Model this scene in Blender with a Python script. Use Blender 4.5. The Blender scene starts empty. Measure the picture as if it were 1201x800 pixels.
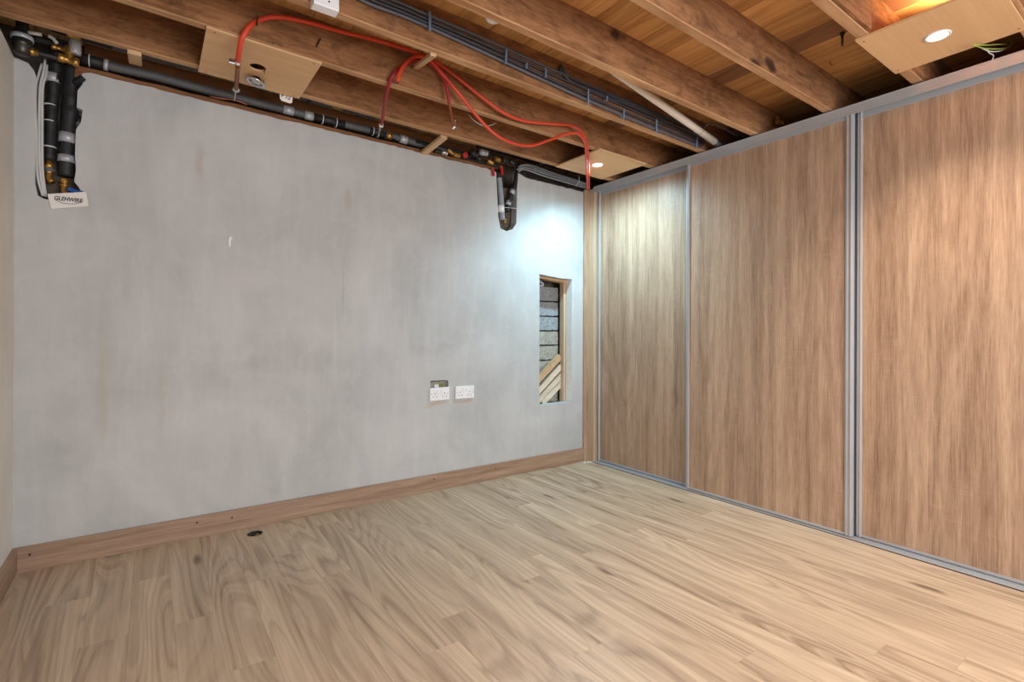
import bpy, bmesh, math, random
from mathutils import Vector, Matrix, noise
from mathutils.geometry import tessellate_polygon

C = bpy.context.scene.collection
S = bpy.context.scene
R = math.radians
random.seed(7)

# ------------------------------------------------------------------ camera
cam_data = bpy.data.cameras.new('camera')
cam = bpy.data.objects.new('camera', cam_data)
C.objects.link(cam)
cam_data.sensor_width = 36.0
cam_data.lens = 36.0 * 600.0 / 1201.0
cam_data.shift_y = -13.0 / 1201.0
cam_data.clip_start = 0.02
cam.matrix_world = (Matrix.Translation((0, 0, 1.078)) @ Matrix.Rotation(R(-35.34), 4, 'Z')
                    @ Matrix.Rotation(R(90), 4, 'X') @ Matrix.Rotation(R(0.2), 4, 'Z'))
S.camera = cam

# ------------------------------------------------------------------ world, exposure
w = bpy.data.worlds.new('world'); S.world = w; w.use_nodes = True
w.node_tree.nodes['Background'].inputs[0].default_value = (0.75, 0.85, 1.0, 1)
w.node_tree.nodes['Background'].inputs[1].default_value = 0.6
S.view_settings.view_transform = 'Standard'
S.view_settings.look = 'None'
S.view_settings.gamma = 1
S.view_settings.use_curve_mapping = False
S.view_settings.exposure = 0.55

# added fill light behind the camera, in front of a made-up rear window
def area_light(name, loc, rot, sx, sy, power, col):
    l = bpy.data.lights.new(name, 'AREA'); l.shape = 'RECTANGLE'; l.size = sx; l.size_y = sy
    l.energy = power; l.color = col
    o = bpy.data.objects.new(name, l); C.objects.link(o)
    o.location = loc; o.rotation_euler = rot
    return o
area_light('added_rear_fill', (1.3, -2.07, 1.25), (R(90), 0, 0), 2.2, 1.5, 78, (0.93, 0.97, 1.0))

def spot(name, loc, power, col, angle, blend=1.0, rad=0.03, rot=(0, 0, 0), parent=None):
    l = bpy.data.lights.new(name, 'SPOT'); l.energy = power; l.color = col
    l.spot_size = R(angle); l.spot_blend = blend; l.shadow_soft_size = rad
    o = bpy.data.objects.new(name, l); C.objects.link(o)
    o.location = loc; o.rotation_euler = rot
    if parent: o.parent = parent
    return o
COOL = (0.50, 0.85, 1.0)
WARM = (1.0, 0.82, 0.66)

# ------------------------------------------------------------------ helpers
def tag(o, label=None, cat=None, group=None, kind=None):
    if label: o['label'] = label
    if cat: o['category'] = cat
    if group: o['group'] = group
    if kind: o['kind'] = kind
    return o
ORIGIN = {}
def thing(name, loc, label, cat, group=None):
    o = bpy.data.objects.new(name, None); C.objects.link(o)
    o.empty_display_size = 0.05
    o.location = loc
    ORIGIN[o.name] = Vector(loc)
    return tag(o, label, cat, group)
def obj(name, bm, mat, parent=None, smooth=False, base=None):
    """link a bmesh given in world coordinates as one mesh object"""
    off = Vector((0, 0, 0))
    if parent is not None: off = ORIGIN[parent.name]
    elif base is not None: off = Vector(base)
    if off.length: bmesh.ops.translate(bm, verts=bm.verts, vec=-off)
    bmesh.ops.recalc_face_normals(bm, faces=bm.faces)
    me = bpy.data.meshes.new(name); bm.to_mesh(me); bm.free()
    if smooth:
        for p in me.polygons: p.use_smooth = True
    me.materials.append(mat)
    o = bpy.data.objects.new(name, me); C.objects.link(o)
    if parent is not None:
        o.parent = parent
    else:
        o.location = off
    ORIGIN[o.name] = off
    return o
def NB(): return bmesh.new()
def box(bm, x0, x1, y0, y1, z0, z1, bev=0.0):
    r = bmesh.ops.create_cube(bm, size=1)
    for v in r['verts']:
        v.co = Vector(((x0 + x1) / 2 + v.co.x * (x1 - x0), (y0 + y1) / 2 + v.co.y * (y1 - y0), (z0 + z1) / 2 + v.co.z * (z1 - z0)))
    if bev:
        es = list({e for v in r['verts'] for e in v.link_edges})
        bmesh.ops.bevel(bm, geom=es, offset=bev, segments=2, affect='EDGES', profile=0.5)
    return bm
def beam(bm, a, b, wd, th, up=(0, 0, 1), bev=0.0):
    """bar of width wd (sideways) and thickness th (along up) from a to b"""
    a = Vector(a); b = Vector(b); d = (b - a); L = d.length; d.normalize()
    s = d.cross(Vector(up)).normalized(); u = s.cross(d).normalized()
    r = bmesh.ops.create_cube(bm, size=1)
    for v in r['verts']:
        c = v.co.copy()
        v.co = (a + b) / 2 + d * (c.x * L) + s * (c.y * wd) + u * (c.z * th)
    if bev:
        es = list({e for v in r['verts'] for e in v.link_edges})
        bmesh.ops.bevel(bm, geom=es, offset=bev, segments=1, affect='EDGES', profile=0.5)
    return bm
def catmull(pts, n=6):
    P = [Vector(p) for p in pts]
    if len(P) < 3: return P
    Q = [P[0] * 2 - P[1]] + P + [P[-1] * 2 - P[-2]]
    out = []
    for i in range(1, len(Q) - 2):
        p0, p1, p2, p3 = Q[i - 1:i + 3]
        for k in range(n):
            t = k / n
            out.append(0.5 * ((2 * p1) + (p2 - p0) * t + (2 * p0 - 5 * p1 + 4 * p2 - p3) * t * t + (3 * p1 - p0 - 3 * p2 + p3) * t ** 3))
    out.append(P[-1])
    return out
def tube(bm, pts, r, sides=10, n=6, cap=True, rf=None):
    P = catmull(pts, n)
    t0 = (P[1] - P[0]).normalized()
    nrm = t0.cross(Vector((0, 0, 1)))
    if nrm.length < 0.1: nrm = t0.cross(Vector((1, 0, 0)))
    nrm.normalize()
    rings = []
    for i, p in enumerate(P):
        t = (P[min(i + 1, len(P) - 1)] - P[max(i - 1, 0)]).normalized()
        nrm = (nrm - t * nrm.dot(t)).normalized(); bi = t.cross(nrm)
        rr = r if rf is None else rf(i / (len(P) - 1))
        rings.append([bm.verts.new(p + (nrm * math.cos(2 * math.pi * k / sides) + bi * math.sin(2 * math.pi * k / sides)) * rr) for k in range(sides)])
    for a, b in zip(rings, rings[1:]):
        for k in range(sides):
            bm.faces.new((a[k], a[(k + 1) % sides], b[(k + 1) % sides], b[k]))
    if cap:
        bm.faces.new(rings[0]); bm.faces.new(rings[-1][::-1])
    return bm
def cyl(bm, a, b, r, sides=16, r2=None):
    a = Vector(a); b = Vector(b); d = b - a
    m = Matrix.Translation((a + b) / 2) @ d.to_track_quat('Z', 'Y').to_matrix().to_4x4()
    bmesh.ops.create_cone(bm, cap_ends=True, segments=sides, radius1=r, radius2=r if r2 is None else r2, depth=d.length, matrix=m)
    return bm
def lathe(bm, prof, loc, axis=(0, 0, 1), sides=24):
    """prof: list of (radius, height) along axis"""
    q = Vector(axis).to_track_quat('Z', 'Y')
    rings = []
    for r, z in prof:
        rings.append([bm.verts.new(Vector(loc) + q @ Vector((r * math.cos(2 * math.pi * k / sides), r * math.sin(2 * math.pi * k / sides), z))) for k in range(sides)])
    for a, b in zip(rings, rings[1:]):
        for k in range(sides):
            bm.faces.new((a[k], a[(k + 1) % sides], b[(k + 1) % sides], b[k]))
    return bm
def plate(bm, outer, holes, fn, depth):
    """flat plate from a 2D outline with holes; fn(u, v, d) -> world point, d in 0..depth"""
    loops = [outer] + holes
    flat = [p for l in loops for p in l]
    tris = tessellate_polygon([[Vector((p[0], p[1], 0)) for p in l] for l in loops])
    f = [bm.verts.new(fn(p[0], p[1], 0)) for p in flat]
    g = [bm.verts.new(fn(p[0], p[1], depth)) for p in flat]
    for a, b, c in tris:
        bm.faces.new((f[a], f[b], f[c])); bm.faces.new((g[c], g[b], g[a]))
    k = 0
    for l in loops:
        n = len(l)
        for i in range(n):
            a, b = k + i, k + (i + 1) % n
            bm.faces.new((f[a], f[b], g[b], g[a]))
        k += n
    return bm
def circle(cx, cy, r, n=28): return [(cx + r * math.cos(2 * math.pi * k / n), cy + r * math.sin(2 * math.pi * k / n)) for k in range(n)]
def lerp(a, b, t): return tuple(a[i] + (b[i] - a[i]) * t for i in range(3))

# ------------------------------------------------------------------ materials
def srgb(r, g, b):
    f = lambda c: (c / 255 / 12.92) if c / 255 <= 0.04045 else ((c / 255 + 0.055) / 1.055) ** 2.4
    return (f(r), f(g), f(b), 1)
class NT:
    def __init__(s, name):
        s.m = bpy.data.materials.new(name); s.m.use_nodes = True
        s.t = s.m.node_tree; s.b = s.t.nodes['Principled BSDF']
    def n(s, typ, **kw):
        x = s.t.nodes.new(typ)
        for k, v in kw.items(): setattr(x, k, v)
        return x
    def l(s, a, b): s.t.links.new(a, b)
    def math(s, op, a, b=None, clamp=False):
        x = s.n('ShaderNodeMath', operation=op, use_clamp=clamp)
        for i, v in enumerate((a, b)):
            if v is None: continue
            if isinstance(v, (int, float)): x.inputs[i].default_value = v
            else: s.l(v, x.inputs[i])
        return x.outputs[0]
    def mix(s, f, a, b, blend='MIX'):
        x = s.n('ShaderNodeMix', data_type='RGBA', blend_type=blend)
        for i, v in ((0, f), (6, a), (7, b)):
            if isinstance(v, (int, float, tuple)): x.inputs[i].default_value = v
            else: s.l(v, x.inputs[i])
        return x.outputs[2]
    def coords(s, scale, rnd=0.0):
        tc = s.n('ShaderNodeTexCoord').outputs['Object']
        if rnd:
            oi = s.n('ShaderNodeObjectInfo').outputs['Random']
            cb = s.n('ShaderNodeCombineXYZ')
            s.l(s.math('MULTIPLY', oi, 37.1 * rnd), cb.inputs[0]); s.l(s.math('MULTIPLY', oi, 91.7 * rnd), cb.inputs[1]); s.l(s.math('MULTIPLY', oi, 53.3 * rnd), cb.inputs[2])
            ad = s.n('ShaderNodeVectorMath', operation='ADD'); s.l(tc, ad.inputs[0]); s.l(cb.outputs[0], ad.inputs[1]); tc = ad.outputs[0]
        mp = s.n('ShaderNodeMapping'); mp.inputs['Scale'].default_value = scale
        s.l(tc, mp.inputs[0]); return mp.outputs[0]
    def noise(s, vec, scale, detail=3, rough=0.5, dist=0.0):
        x = s.n('ShaderNodeTexNoise'); s.l(vec, x.inputs['Vector'])
        x.inputs['Scale'].default_value = scale; x.inputs['Detail'].default_value = detail
        x.inputs['Roughness'].default_value = rough; x.inputs['Distortion'].default_value = dist
        return x.outputs[0]
    def range(s, v, a, b, c=0.0, d=1.0):
        x = s.n('ShaderNodeMapRange'); s.l(v, x.inputs[0])
        for i, k in enumerate((a, b, c, d)): x.inputs[i + 1].default_value = k
        return x.outputs[0]
    def bump(s, h, strength, dist=0.002):
        x = s.n('ShaderNodeBump'); x.inputs['Strength'].default_value = strength; x.inputs['Distance'].default_value = dist
        s.l(h, x.inputs['Height']); s.l(x.outputs[0], s.b.inputs['Normal'])
def plain(name, col, rough=0.5, metal=0.0, var=0.12, scale=30, bump=0.0):
    t = NT(name); v = t.noise(t.coords((1, 1, 1), 1), scale, 4)
    a = tuple(c * (1 - var) for c in col[:3]) + (1,); b = tuple(min(1, c * (1 + var)) for c in col[:3]) + (1,)
    t.l(t.mix(t.range(v, 0.3, 0.7), a, b), t.b.inputs['Base Color'])
    t.b.inputs['Roughness'].default_value = rough; t.b.inputs['Metallic'].default_value = metal
    if bump: t.bump(v, bump)
    return t.m
def emit(name, col, st):
    t = NT(name)
    t.b.inputs['Base Color'].default_value = (0.8, 0.8, 0.8, 1)
    t.b.inputs['Emission Color'].default_value = col; t.b.inputs['Emission Strength'].default_value = st
    return t.m
def wood(name, light, dark, axis='Y', rs=3.0, stretch=0.16, rings=9.0, contrast=0.35, fiber=0.3, fscale=90, fst=0.035, tone=0.35,
         knots=0.0, knotcol=None, kscale=2.6, kst=0.45, rough=0.5, bump=0.15, objvar=0.1, mottle=0.0, scratch=0.0, spec=0.5, warp=0.25, under=None, bands=0.0, fine=0.3):
    """light/dark mix from wide tonal bands, contour rings, fine fibres, knots, cross scratches"""
    t = NT(name)
    ax = lambda q: {'X': (q, 1, 1), 'Y': (1, q, 1), 'Z': (1, 1, q)}[axis]
    v = t.coords(ax(stretch), 1)
    n1 = t.noise(v, rs, 2, 0.4, warp)
    s1 = t.range(t.math('SINE', t.math('MULTIPLY', n1, rings * 6.283)), -1, 1)
    s1 = t.math('POWER', s1, 1.7)
    s2 = t.range(t.math('SINE', t.math('MULTIPLY', n1, rings * 17.1)), -1, 1)
    s1 = t.math('ADD', t.math('MULTIPLY', s1, 0.72), t.math('MULTIPLY', s2, fine))
    amp = t.range(t.noise(v, rs * 0.8, 1), 0.35, 0.65, 0.35, 1.0)
    vf = t.coords(ax(fst), 1)
    f = t.noise(vf, fscale, 7, 0.75)
    f2 = t.noise(vf, fscale * 0.2, 3, 0.55, 0.3)
    g = t.math('ADD', t.math('MULTIPLY', t.math('MULTIPLY', s1, amp), contrast), t.math('MULTIPLY', t.range(f, 0.40, 0.62), fiber))
    g = t.math('ADD', g, t.math('MULTIPLY', t.range(f2, 0.32, 0.68), tone), clamp=True)
    if bands:
        bn = t.noise(t.coords(ax(0.012), 1), 13, 2, 0.55)
        bs = t.n('ShaderNodeValToRGB'); cr = bs.color_ramp; cr.interpolation = 'LINEAR'
        cr.elements[0].position = 0.36; cr.elements[0].color = (0, 0, 0, 1); cr.elements[1].position = 0.66; cr.elements[1].color = (1, 1, 1, 1)
        for ps, vl in ((0.43, 0.12), (0.445, 0.45), (0.52, 0.40), (0.53, 0.75), (0.60, 0.68)):
            e = cr.elements.new(ps); e.color = (vl, vl, vl, 1)
        t.l(bn, bs.inputs[0])
        g = t.math('ADD', t.math('MULTIPLY', bs.outputs[0], bands), g, clamp=True)
    col = t.mix(g, light, dark)
    if mottle:
        mo = t.noise(t.coords(ax(0.45), 1), 14, 9, 0.75, 0.6)
        col = t.mix(t.range(mo, 0.48, 0.68, 0, mottle), col, tuple(c * 0.5 for c in dark[:3]) + (1,))
        mo2 = t.noise(t.coords(ax(0.35), 1), 5, 8, 0.7, 0.5)
        col = t.mix(t.range(mo2, 0.5, 0.75, 0, mottle * 0.7), col, tuple(min(1, c * 1.15) for c in light[:3]) + (1,))
    if knots:
        vo = t.n('ShaderNodeTexVoronoi'); wv = t.coords(ax(kst), 1)
        t.l(wv, vo.inputs['Vector']); vo.inputs['Scale'].default_value = kscale
        d = t.math('ADD', vo.outputs['Distance'], t.math('MULTIPLY', t.noise(wv, 22, 3), 0.16))
        k = t.range(d, 0.20, 0.13, 0, knots)
        col = t.mix(k, col, knotcol or tuple(c * 0.3 for c in dark[:3]) + (1,))
    h = f
    if scratch:
        sx = {'X': (1, .06, .06), 'Y': (.06, 1, .06), 'Z': (.06, .06, 1)}[axis]
        sn = t.noise(t.coords(sx, 1), 170, 2, 0.5, 0.1)
        pat = t.noise(t.coords(ax(0.5), 1), 6, 2)
        sm = t.math('MULTIPLY', t.range(sn, 0.55, 0.72), t.range(pat, 0.48, 0.62))
        col = t.mix(t.math('MULTIPLY', sm, scratch), col, tuple(min(1, c * 1.2) for c in light[:3]) + (1,))
        h = t.math('ADD', f, t.math('MULTIPLY', sn, 0.4))
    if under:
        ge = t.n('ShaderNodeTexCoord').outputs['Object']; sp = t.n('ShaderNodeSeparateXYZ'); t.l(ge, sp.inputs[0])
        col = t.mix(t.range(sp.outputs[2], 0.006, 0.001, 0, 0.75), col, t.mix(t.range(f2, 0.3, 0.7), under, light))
    if objvar:
        oi = t.n('ShaderNodeObjectInfo').outputs['Random']
        hv = t.n('ShaderNodeHueSaturation'); t.l(t.range(oi, 0, 1, 1 - objvar, 1 + objvar), hv.inputs['Value']); t.l(col, hv.inputs['Color']); col = hv.outputs[0]
    t.l(col, t.b.inputs['Base Color'])
    t.b.inputs['Roughness'].default_value = rough
    t.b.inputs['Specular IOR Level'].default_value = spec
    t.bump(h, bump)
    return t.m

# plaster: mottled grey with trowel streaks and a few stains
def plaster(name, base, a, b, warmx=None, stains=(), bumpy=0.25):
    t = NT(name)
    v = t.coords((1, 1, 1)); vs = t.coords((1, 1, 0.13))
    n1 = t.noise(v, 1.6, 4, 0.55, 0.6); n2 = t.noise(vs, 11, 4, 0.62, 0.3); n3 = t.noise(v, 9, 5, 0.6, 0.8)
    col = t.mix(t.range(n1, 0.3, 0.7), a, b)
    col = t.mix(t.range(n2, 0.5, 0.72, 0, 0.32), col, tuple(min(1, c * 1.06) for c in base[:3]) + (1,))
    col = t.mix(t.range(n2, 0.45, 0.3, 0, 0.14), col, tuple(c * 0.80 for c in a[:3]) + (1,))
    col = t.mix(t.range(n3, 0.5, 0.85, 0, 0.30), col, tuple(min(1, c * 1.18) for c in b[:3]) + (1,))
    ge = t.n('ShaderNodeTexCoord').outputs['Object']
    wob = t.math('MULTIPLY', t.math('SUBTRACT', n3, 0.5), 0.10)
    for (cx, cz, rx, rz, sc, am) in stains:
        sp = t.n('ShaderNodeSeparateXYZ'); t.l(ge, sp.inputs[0])
        dx = t.math('DIVIDE', t.math('ADD', t.math('SUBTRACT', sp.outputs[0], cx), t.math('MULTIPLY', wob, 0.5)), rx)
        dz = t.math('DIVIDE', t.math('ADD', t.math('SUBTRACT', sp.outputs[2], cz), wob), rz)
        d = t.math('SQRT', t.math('ADD', t.math('MULTIPLY', dx, dx), t.math('MULTIPLY', dz, dz)))
        col = t.mix(t.range(d, 1.0, 0.35, 0, am), col, sc)
    t.l(col, t.b.inputs['Base Color'])
    t.b.inputs['Roughness'].default_value = 0.62
    t.b.inputs['Specular IOR Level'].default_value = 0.35
    t.bump(t.math('ADD', n3, t.math('MULTIPLY', n2, 0.6)), bumpy, 0.006)
    return t.m

STAIN = srgb(168, 140, 128)
M = {}
M['plaster'] = plaster('grey_skim_plaster', srgb(200, 199, 195), srgb(170, 171, 172), srgb(192, 193, 194), stains=(
    (0.21, 1.93, 0.025, 0.13, STAIN, 0.30), (0.98, 1.86, 0.03, 0.10, STAIN, 0.30),
    (1.55, 0.575, 0.075, 0.022, srgb(188, 164, 142), 0.55), (1.79, 0.575, 0.085, 0.022, srgb(192, 166, 156), 0.5),
    (-0.18, 0.80, 0.03, 0.35, srgb(176, 170, 156), 0.5), (0.05, 0.72, 0.02, 0.30, srgb(178, 170, 158), 0.4),
    (0.95, 1.33, 0.004, 0.22, srgb(120, 120, 120), 0.35), (0.9, 1.05, 0.008, 0.35, srgb(200, 198, 194), 0.3),
    (0.42, 1.35, 0.16, 0.09, srgb(196, 193, 195), 0.35)))
M['plaster_left'] = plaster('beige_skim_plaster', srgb(224, 218, 210), srgb(212, 206, 198), srgb(222, 217, 210))
M['floor'] = wood('pale_oak_laminate', srgb(214, 191, 164), srgb(130, 104, 84), 'Y', rs=3.8, stretch=0.11, rings=20, contrast=0.42, fiber=0.20, fscale=60, fst=0.04, tone=0.40,
                  knots=0.85, knotcol=srgb(104, 80, 68), kscale=4.6, kst=0.28, rough=0.40, bump=0.03, objvar=0.03, spec=0.4, warp=0.35)
M['door'] = wood('sawn_oak_laminate', srgb(202, 172, 146), srgb(122, 92, 72), 'Z', rs=2.6, stretch=0.10, rings=14, contrast=0.22, fiber=0.36, fscale=150, fst=0.045, tone=0.26,
                 rough=0.42, bump=0.08, objvar=0.02, scratch=0.18, spec=0.4, warp=0.35, bands=0.28, knots=0.55, knotcol=srgb(92, 70, 58), kscale=1.9, kst=0.4)
M['skirt'] = wood('brown_oak_laminate', srgb(182, 152, 128), srgb(120, 94, 76), 'X', rs=7, stretch=0.08, rings=8, contrast=0.25, fiber=0.4, fscale=120, tone=0.45, rough=0.45, bump=0.08, objvar=0)
M['skirt_y'] = wood('brown_oak_laminate_side', srgb(182, 152, 128), srgb(120, 94, 76), 'Y', rs=7, stretch=0.08, rings=8, contrast=0.25, fiber=0.4, fscale=120, tone=0.45, rough=0.45, bump=0.08, objvar=0)
M['joist'] = wood('rough_sawn_joist', srgb(172, 124, 86), srgb(104, 68, 44), 'X', rs=6, stretch=0.12, rings=7, contrast=0.26, fiber=0.40, fscale=90, fst=0.14, tone=0.4, knots=0.9,
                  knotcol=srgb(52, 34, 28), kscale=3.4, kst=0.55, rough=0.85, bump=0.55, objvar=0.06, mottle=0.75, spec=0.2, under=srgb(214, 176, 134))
M['deck'] = wood('golden_floorboard', srgb(228, 178, 118), srgb(158, 108, 64), 'Y', rs=4, stretch=0.10, rings=10, contrast=0.45, fiber=0.30, fscale=60, tone=0.35, knots=0.7,
                 knotcol=srgb(80, 48, 30), rough=0.7, bump=0.25, objvar=0.14, spec=0.25)
M['deck_dark'] = wood('brown_floorboard', srgb(158, 116, 86), srgb(108, 76, 54), 'Y', rs=4, stretch=0.1, rings=8, contrast=0.35, rough=0.8, bump=0.3, objvar=0.05, spec=0.2)
M['ply'] = wood('birch_plywood', srgb(224, 184, 138), srgb(200, 156, 112), 'X', rs=2.2, stretch=0.25, rings=5, contrast=0.35, fiber=0.25, tone=0.3, rough=0.6, bump=0.06, objvar=0.03)
M['plate'] = wood('orange_brown_plate', srgb(150, 104, 68), srgb(98, 66, 44), 'X', rs=6, stretch=0.1, rings=5, contrast=0.3, fiber=0.4, rough=0.8, bump=0.5, objvar=0.05, mottle=0.4, spec=0.2)
M['batten'] = wood('pale_batten', srgb(214, 180, 140), srgb(172, 136, 100), 'Y', rs=8, stretch=0.12, rings=5, contrast=0.3, rough=0.7, bump=0.2, objvar=0.05)
M['batten_z'] = wood('pale_upright_timber', srgb(204, 178, 150), srgb(172, 144, 116), 'Z', rs=8, stretch=0.08, rings=5, contrast=0.3, rough=0.6, bump=0.15, objvar=0.03)
M['lath'] = wood('whitewashed_lath', srgb(224, 212, 194), srgb(186, 166, 140), 'X', rs=8, stretch=0.2, rings=5, contrast=0.3, rough=0.8, bump=0.2, objvar=0.06)
M['block'] = plain('grey_concrete_block', srgb(142, 146, 150), 0.95, 0, 0.28, 60, 0.9)
M['block_warm'] = plain('beige_concrete_block', srgb(158, 154, 144), 0.95, 0, 0.28, 60, 0.9)
M['masonry'] = plain('dark_masonry', srgb(98, 88, 78), 0.95, 0, 0.4, 25, 0.9)
M['void'] = plain('void_shade_black', srgb(30, 27, 26), 0.95, 0, 0.3, 12)  # near-black colour stands in for the deep shade of the voids
M['rubble'] = plain('broken_plaster_rubble', srgb(96, 86, 78), 0.95, 0, 0.5, 40, 1.0)
M['alu'] = plain('brushed_aluminium', srgb(186, 189, 194), 0.36, 0.35, 0.04, 8)
M['gap_shade'] = plain('painted_gap_shade', srgb(96, 98, 102), 0.4, 0.8, 0.05, 8)
M['whitepl'] = plain('white_plastic', srgb(232, 232, 236), 0.32, 0, 0.02, 20)
M['pvc'] = plain('white_pipe_plastic', srgb(226, 214, 200), 0.35, 0, 0.04, 6)
M['slot'] = plain('socket_slot_black', srgb(28, 28, 32), 0.6, 0, 0.1)
M['orange'] = plain('orange_hose_plastic', srgb(208, 66, 40), 0.5, 0, 0.06, 10)
M['crimson'] = plain('crimson_hose_plastic', srgb(150, 32, 46), 0.5, 0, 0.06, 10)
M['copper'] = plain('aged_copper', srgb(150, 88, 58), 0.42, 0.75, 0.2, 20)
M['brass'] = plain('brass_fitting', srgb(184, 142, 76), 0.38, 0.85, 0.15, 20)
M['chrome'] = plain('chrome_metal', srgb(206, 208, 210), 0.2, 0.95, 0.05, 10)
M['palepipe'] = plain('pale_grey_lagging', srgb(146, 152, 160), 0.55, 0, 0.12, 30, 0.2)
M['lag'] = plain('black_lagging', srgb(30, 31, 34), 0.55, 0, 0.3, 40, 0.3)
M['greypipe'] = plain('grey_pipe_lagging', srgb(84, 86, 90), 0.6, 0, 0.12, 12, 0.2)
M['tape'] = plain('silver_tape', srgb(176, 178, 184), 0.35, 0.2, 0.15, 50, 0.3)
M['cable'] = plain('grey_cable', srgb(86, 92, 104), 0.45, 0, 0.1, 20)
M['cable_dark'] = plain('dark_cable', srgb(58, 62, 72), 0.45, 0, 0.15, 20)
M['cable_white'] = plain('pale_cable', srgb(196, 196, 196), 0.45, 0, 0.08, 20)
M['clip'] = plain('blue_grey_clip', srgb(108, 132, 164), 0.4, 0, 0.1, 20)
M['tie'] = plain('white_cable_tie', srgb(214, 214, 216), 0.4, 0, 0.05, 20)
M['paper'] = plain('white_paper', srgb(226, 222, 218), 0.8, 0, 0.02, 20)
M['ink'] = plain('black_marker_ink', srgb(22, 22, 26), 0.7, 0, 0.1)
M['blueink'] = plain('blue_marker_ink', srgb(34, 78, 138), 0.7, 0, 0.1)
M['red'] = plain('red_valve_plastic', srgb(198, 36, 34), 0.4, 0, 0.1)
M['blue'] = plain('blue_valve_plastic', srgb(30, 84, 158), 0.4, 0, 0.1)
M['earth'] = plain('green_yellow_wire_sleeve', srgb(158, 172, 74), 0.45, 0, 0.2, 60)
M['steel'] = plain('dark_steel', srgb(74, 72, 70), 0.4, 0.8, 0.2)
M['render_white'] = plain('white_skim_edge', srgb(238, 238, 236), 0.8, 0, 0.06, 40, 0.4)
M['lamp_cool'] = emit('cool_lamp_lens', (0.85, 0.96, 1.0, 1), 30)
M['lamp_warm'] = emit('warm_lamp_lens', (1.0, 0.86, 0.66, 1), 18)
M['roomwall'] = plain('painted_wall_white', srgb(206, 204, 200), 0.8, 0, 0.03, 3)

# ------------------------------------------------------------------ geometry constants
XL, XW, YB, YR = -0.487, 2.955, 3.10, -2.10
def top_z(x): return 2.279 - 0.0185 * (x + 0.45)          # ragged top of the plaster
SL = 0.02
def jb(x): return 2.255 + SL * (2.96 - x)                  # underside of the joists
JD = 0.185

# ------------------------------------------------------------------ floor
bm = NB(); box(bm, XL - 0.15, 3.75, YR - 0.1, YB + 0.35, -0.08, -0.013)
floor = obj('floor', bm, M['void']); tag(floor, kind='structure')
floor['label'] = 'pale oak laminate plank floor'
PW = 0.1335
known = {1: 2.232, 2: 1.822, 9: 1.258, -1: 2.25, 12: 0.93, 15: 0.69, 4: 2.62, 6: 1.55, 0: 1.35}
HX, HY, HR = 0.457, 2.979, 0.033
def plank(x0, x1, y0, y1):
    bm = NB(); g = 0.00012; c = 0.0005
    x0 += g; x1 -= g; y0 += g; y1 -= g
    if x1 - x0 < 0.01 or y1 - y0 < 0.01: bm.free(); return
    if y0 < HY < y1 and (x0 - HR < HX < x1 + HR):
        pts = [(HX + HR * math.cos(t), HY + HR * math.sin(t)) for t in [2 * math.pi * k / 32 for k in range(32)]]
        if x0 <= HX:   # notch in the right edge
            a0 = math.acos((x1 - HX) / HR); arc = []
            for k in range(15):
                a = a0 + (2 * math.pi - 2 * a0) * k / 14
                arc.append((HX + HR * math.cos(a), HY + HR * math.sin(a)))
            outer = [(x0, y0), (x1, y0)] + arc[::-1] + [(x1, y1), (x0, y1)]
        else:
            a0 = math.acos((x0 - HX) / HR); arc = []
            for k in range(9):
                a = -a0 + 2 * a0 * k / 8
                arc.append((HX + HR * math.cos(a), HY + HR * math.sin(a)))
            outer = [(x0, y0), (x1, y0), (x1, y1), (x0, y1)] + arc[::-1]
        cx, cy = (x0 + x1) / 2, (y0 + y1) / 2
        plate(bm, [(p[0] - cx, p[1] - cy) for p in outer], [], lambda u, v, d: (u, v, -0.012 + d), 0.012)
        o = obj('plank', bm, M['floor']); o.location = (cx, cy, 0); o.parent = floor
        return
    cx, cy, hx, hy = (x0 + x1) / 2, (y0 + y1) / 2, (x1 - x0) / 2, (y1 - y0) / 2
    lo = [bm.verts.new(p) for p in ((-hx, -hy, -.012), (hx, -hy, -.012), (hx, hy, -.012), (-hx, hy, -.012))]
    mi = [bm.verts.new(p) for p in ((-hx, -hy, -c), (hx, -hy, -c), (hx, hy, -c), (-hx, hy, -c))]
    hi = [bm.verts.new(p) for p in ((-hx + c, -hy + c, 0), (hx - c, -hy + c, 0), (hx - c, hy - c, 0), (-hx + c, hy - c, 0))]
    for a, b in ((lo, mi), (mi, hi)):
        for k in range(4): bm.faces.new((a[k], a[(k + 1) % 4], b[(k + 1) % 4], b[k]))
    bm.faces.new(hi); bm.faces.new(lo[::-1])
    o = obj('plank', bm, M['floor']); o.location = (cx, cy, 0); o.parent = floor
for c in range(-6, 24):
    x0 = 0.0765 + (c - 1) * PW; x1 = x0 + PW
    x0, x1 = max(x0, XL), min(x1, 3.05)
    if x1 <= x0: continue
    e = known.get(c, random.uniform(0.2, 1.9))
    while e < YB: e += 1.35
    cuts = [YB]
    while e > YR:
        if e < YB: cuts.append(e)
        e -= 1.35
    cuts.append(YR)
    for a, b in zip(cuts, cuts[1:]): plank(x0, x1, b, a)

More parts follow.
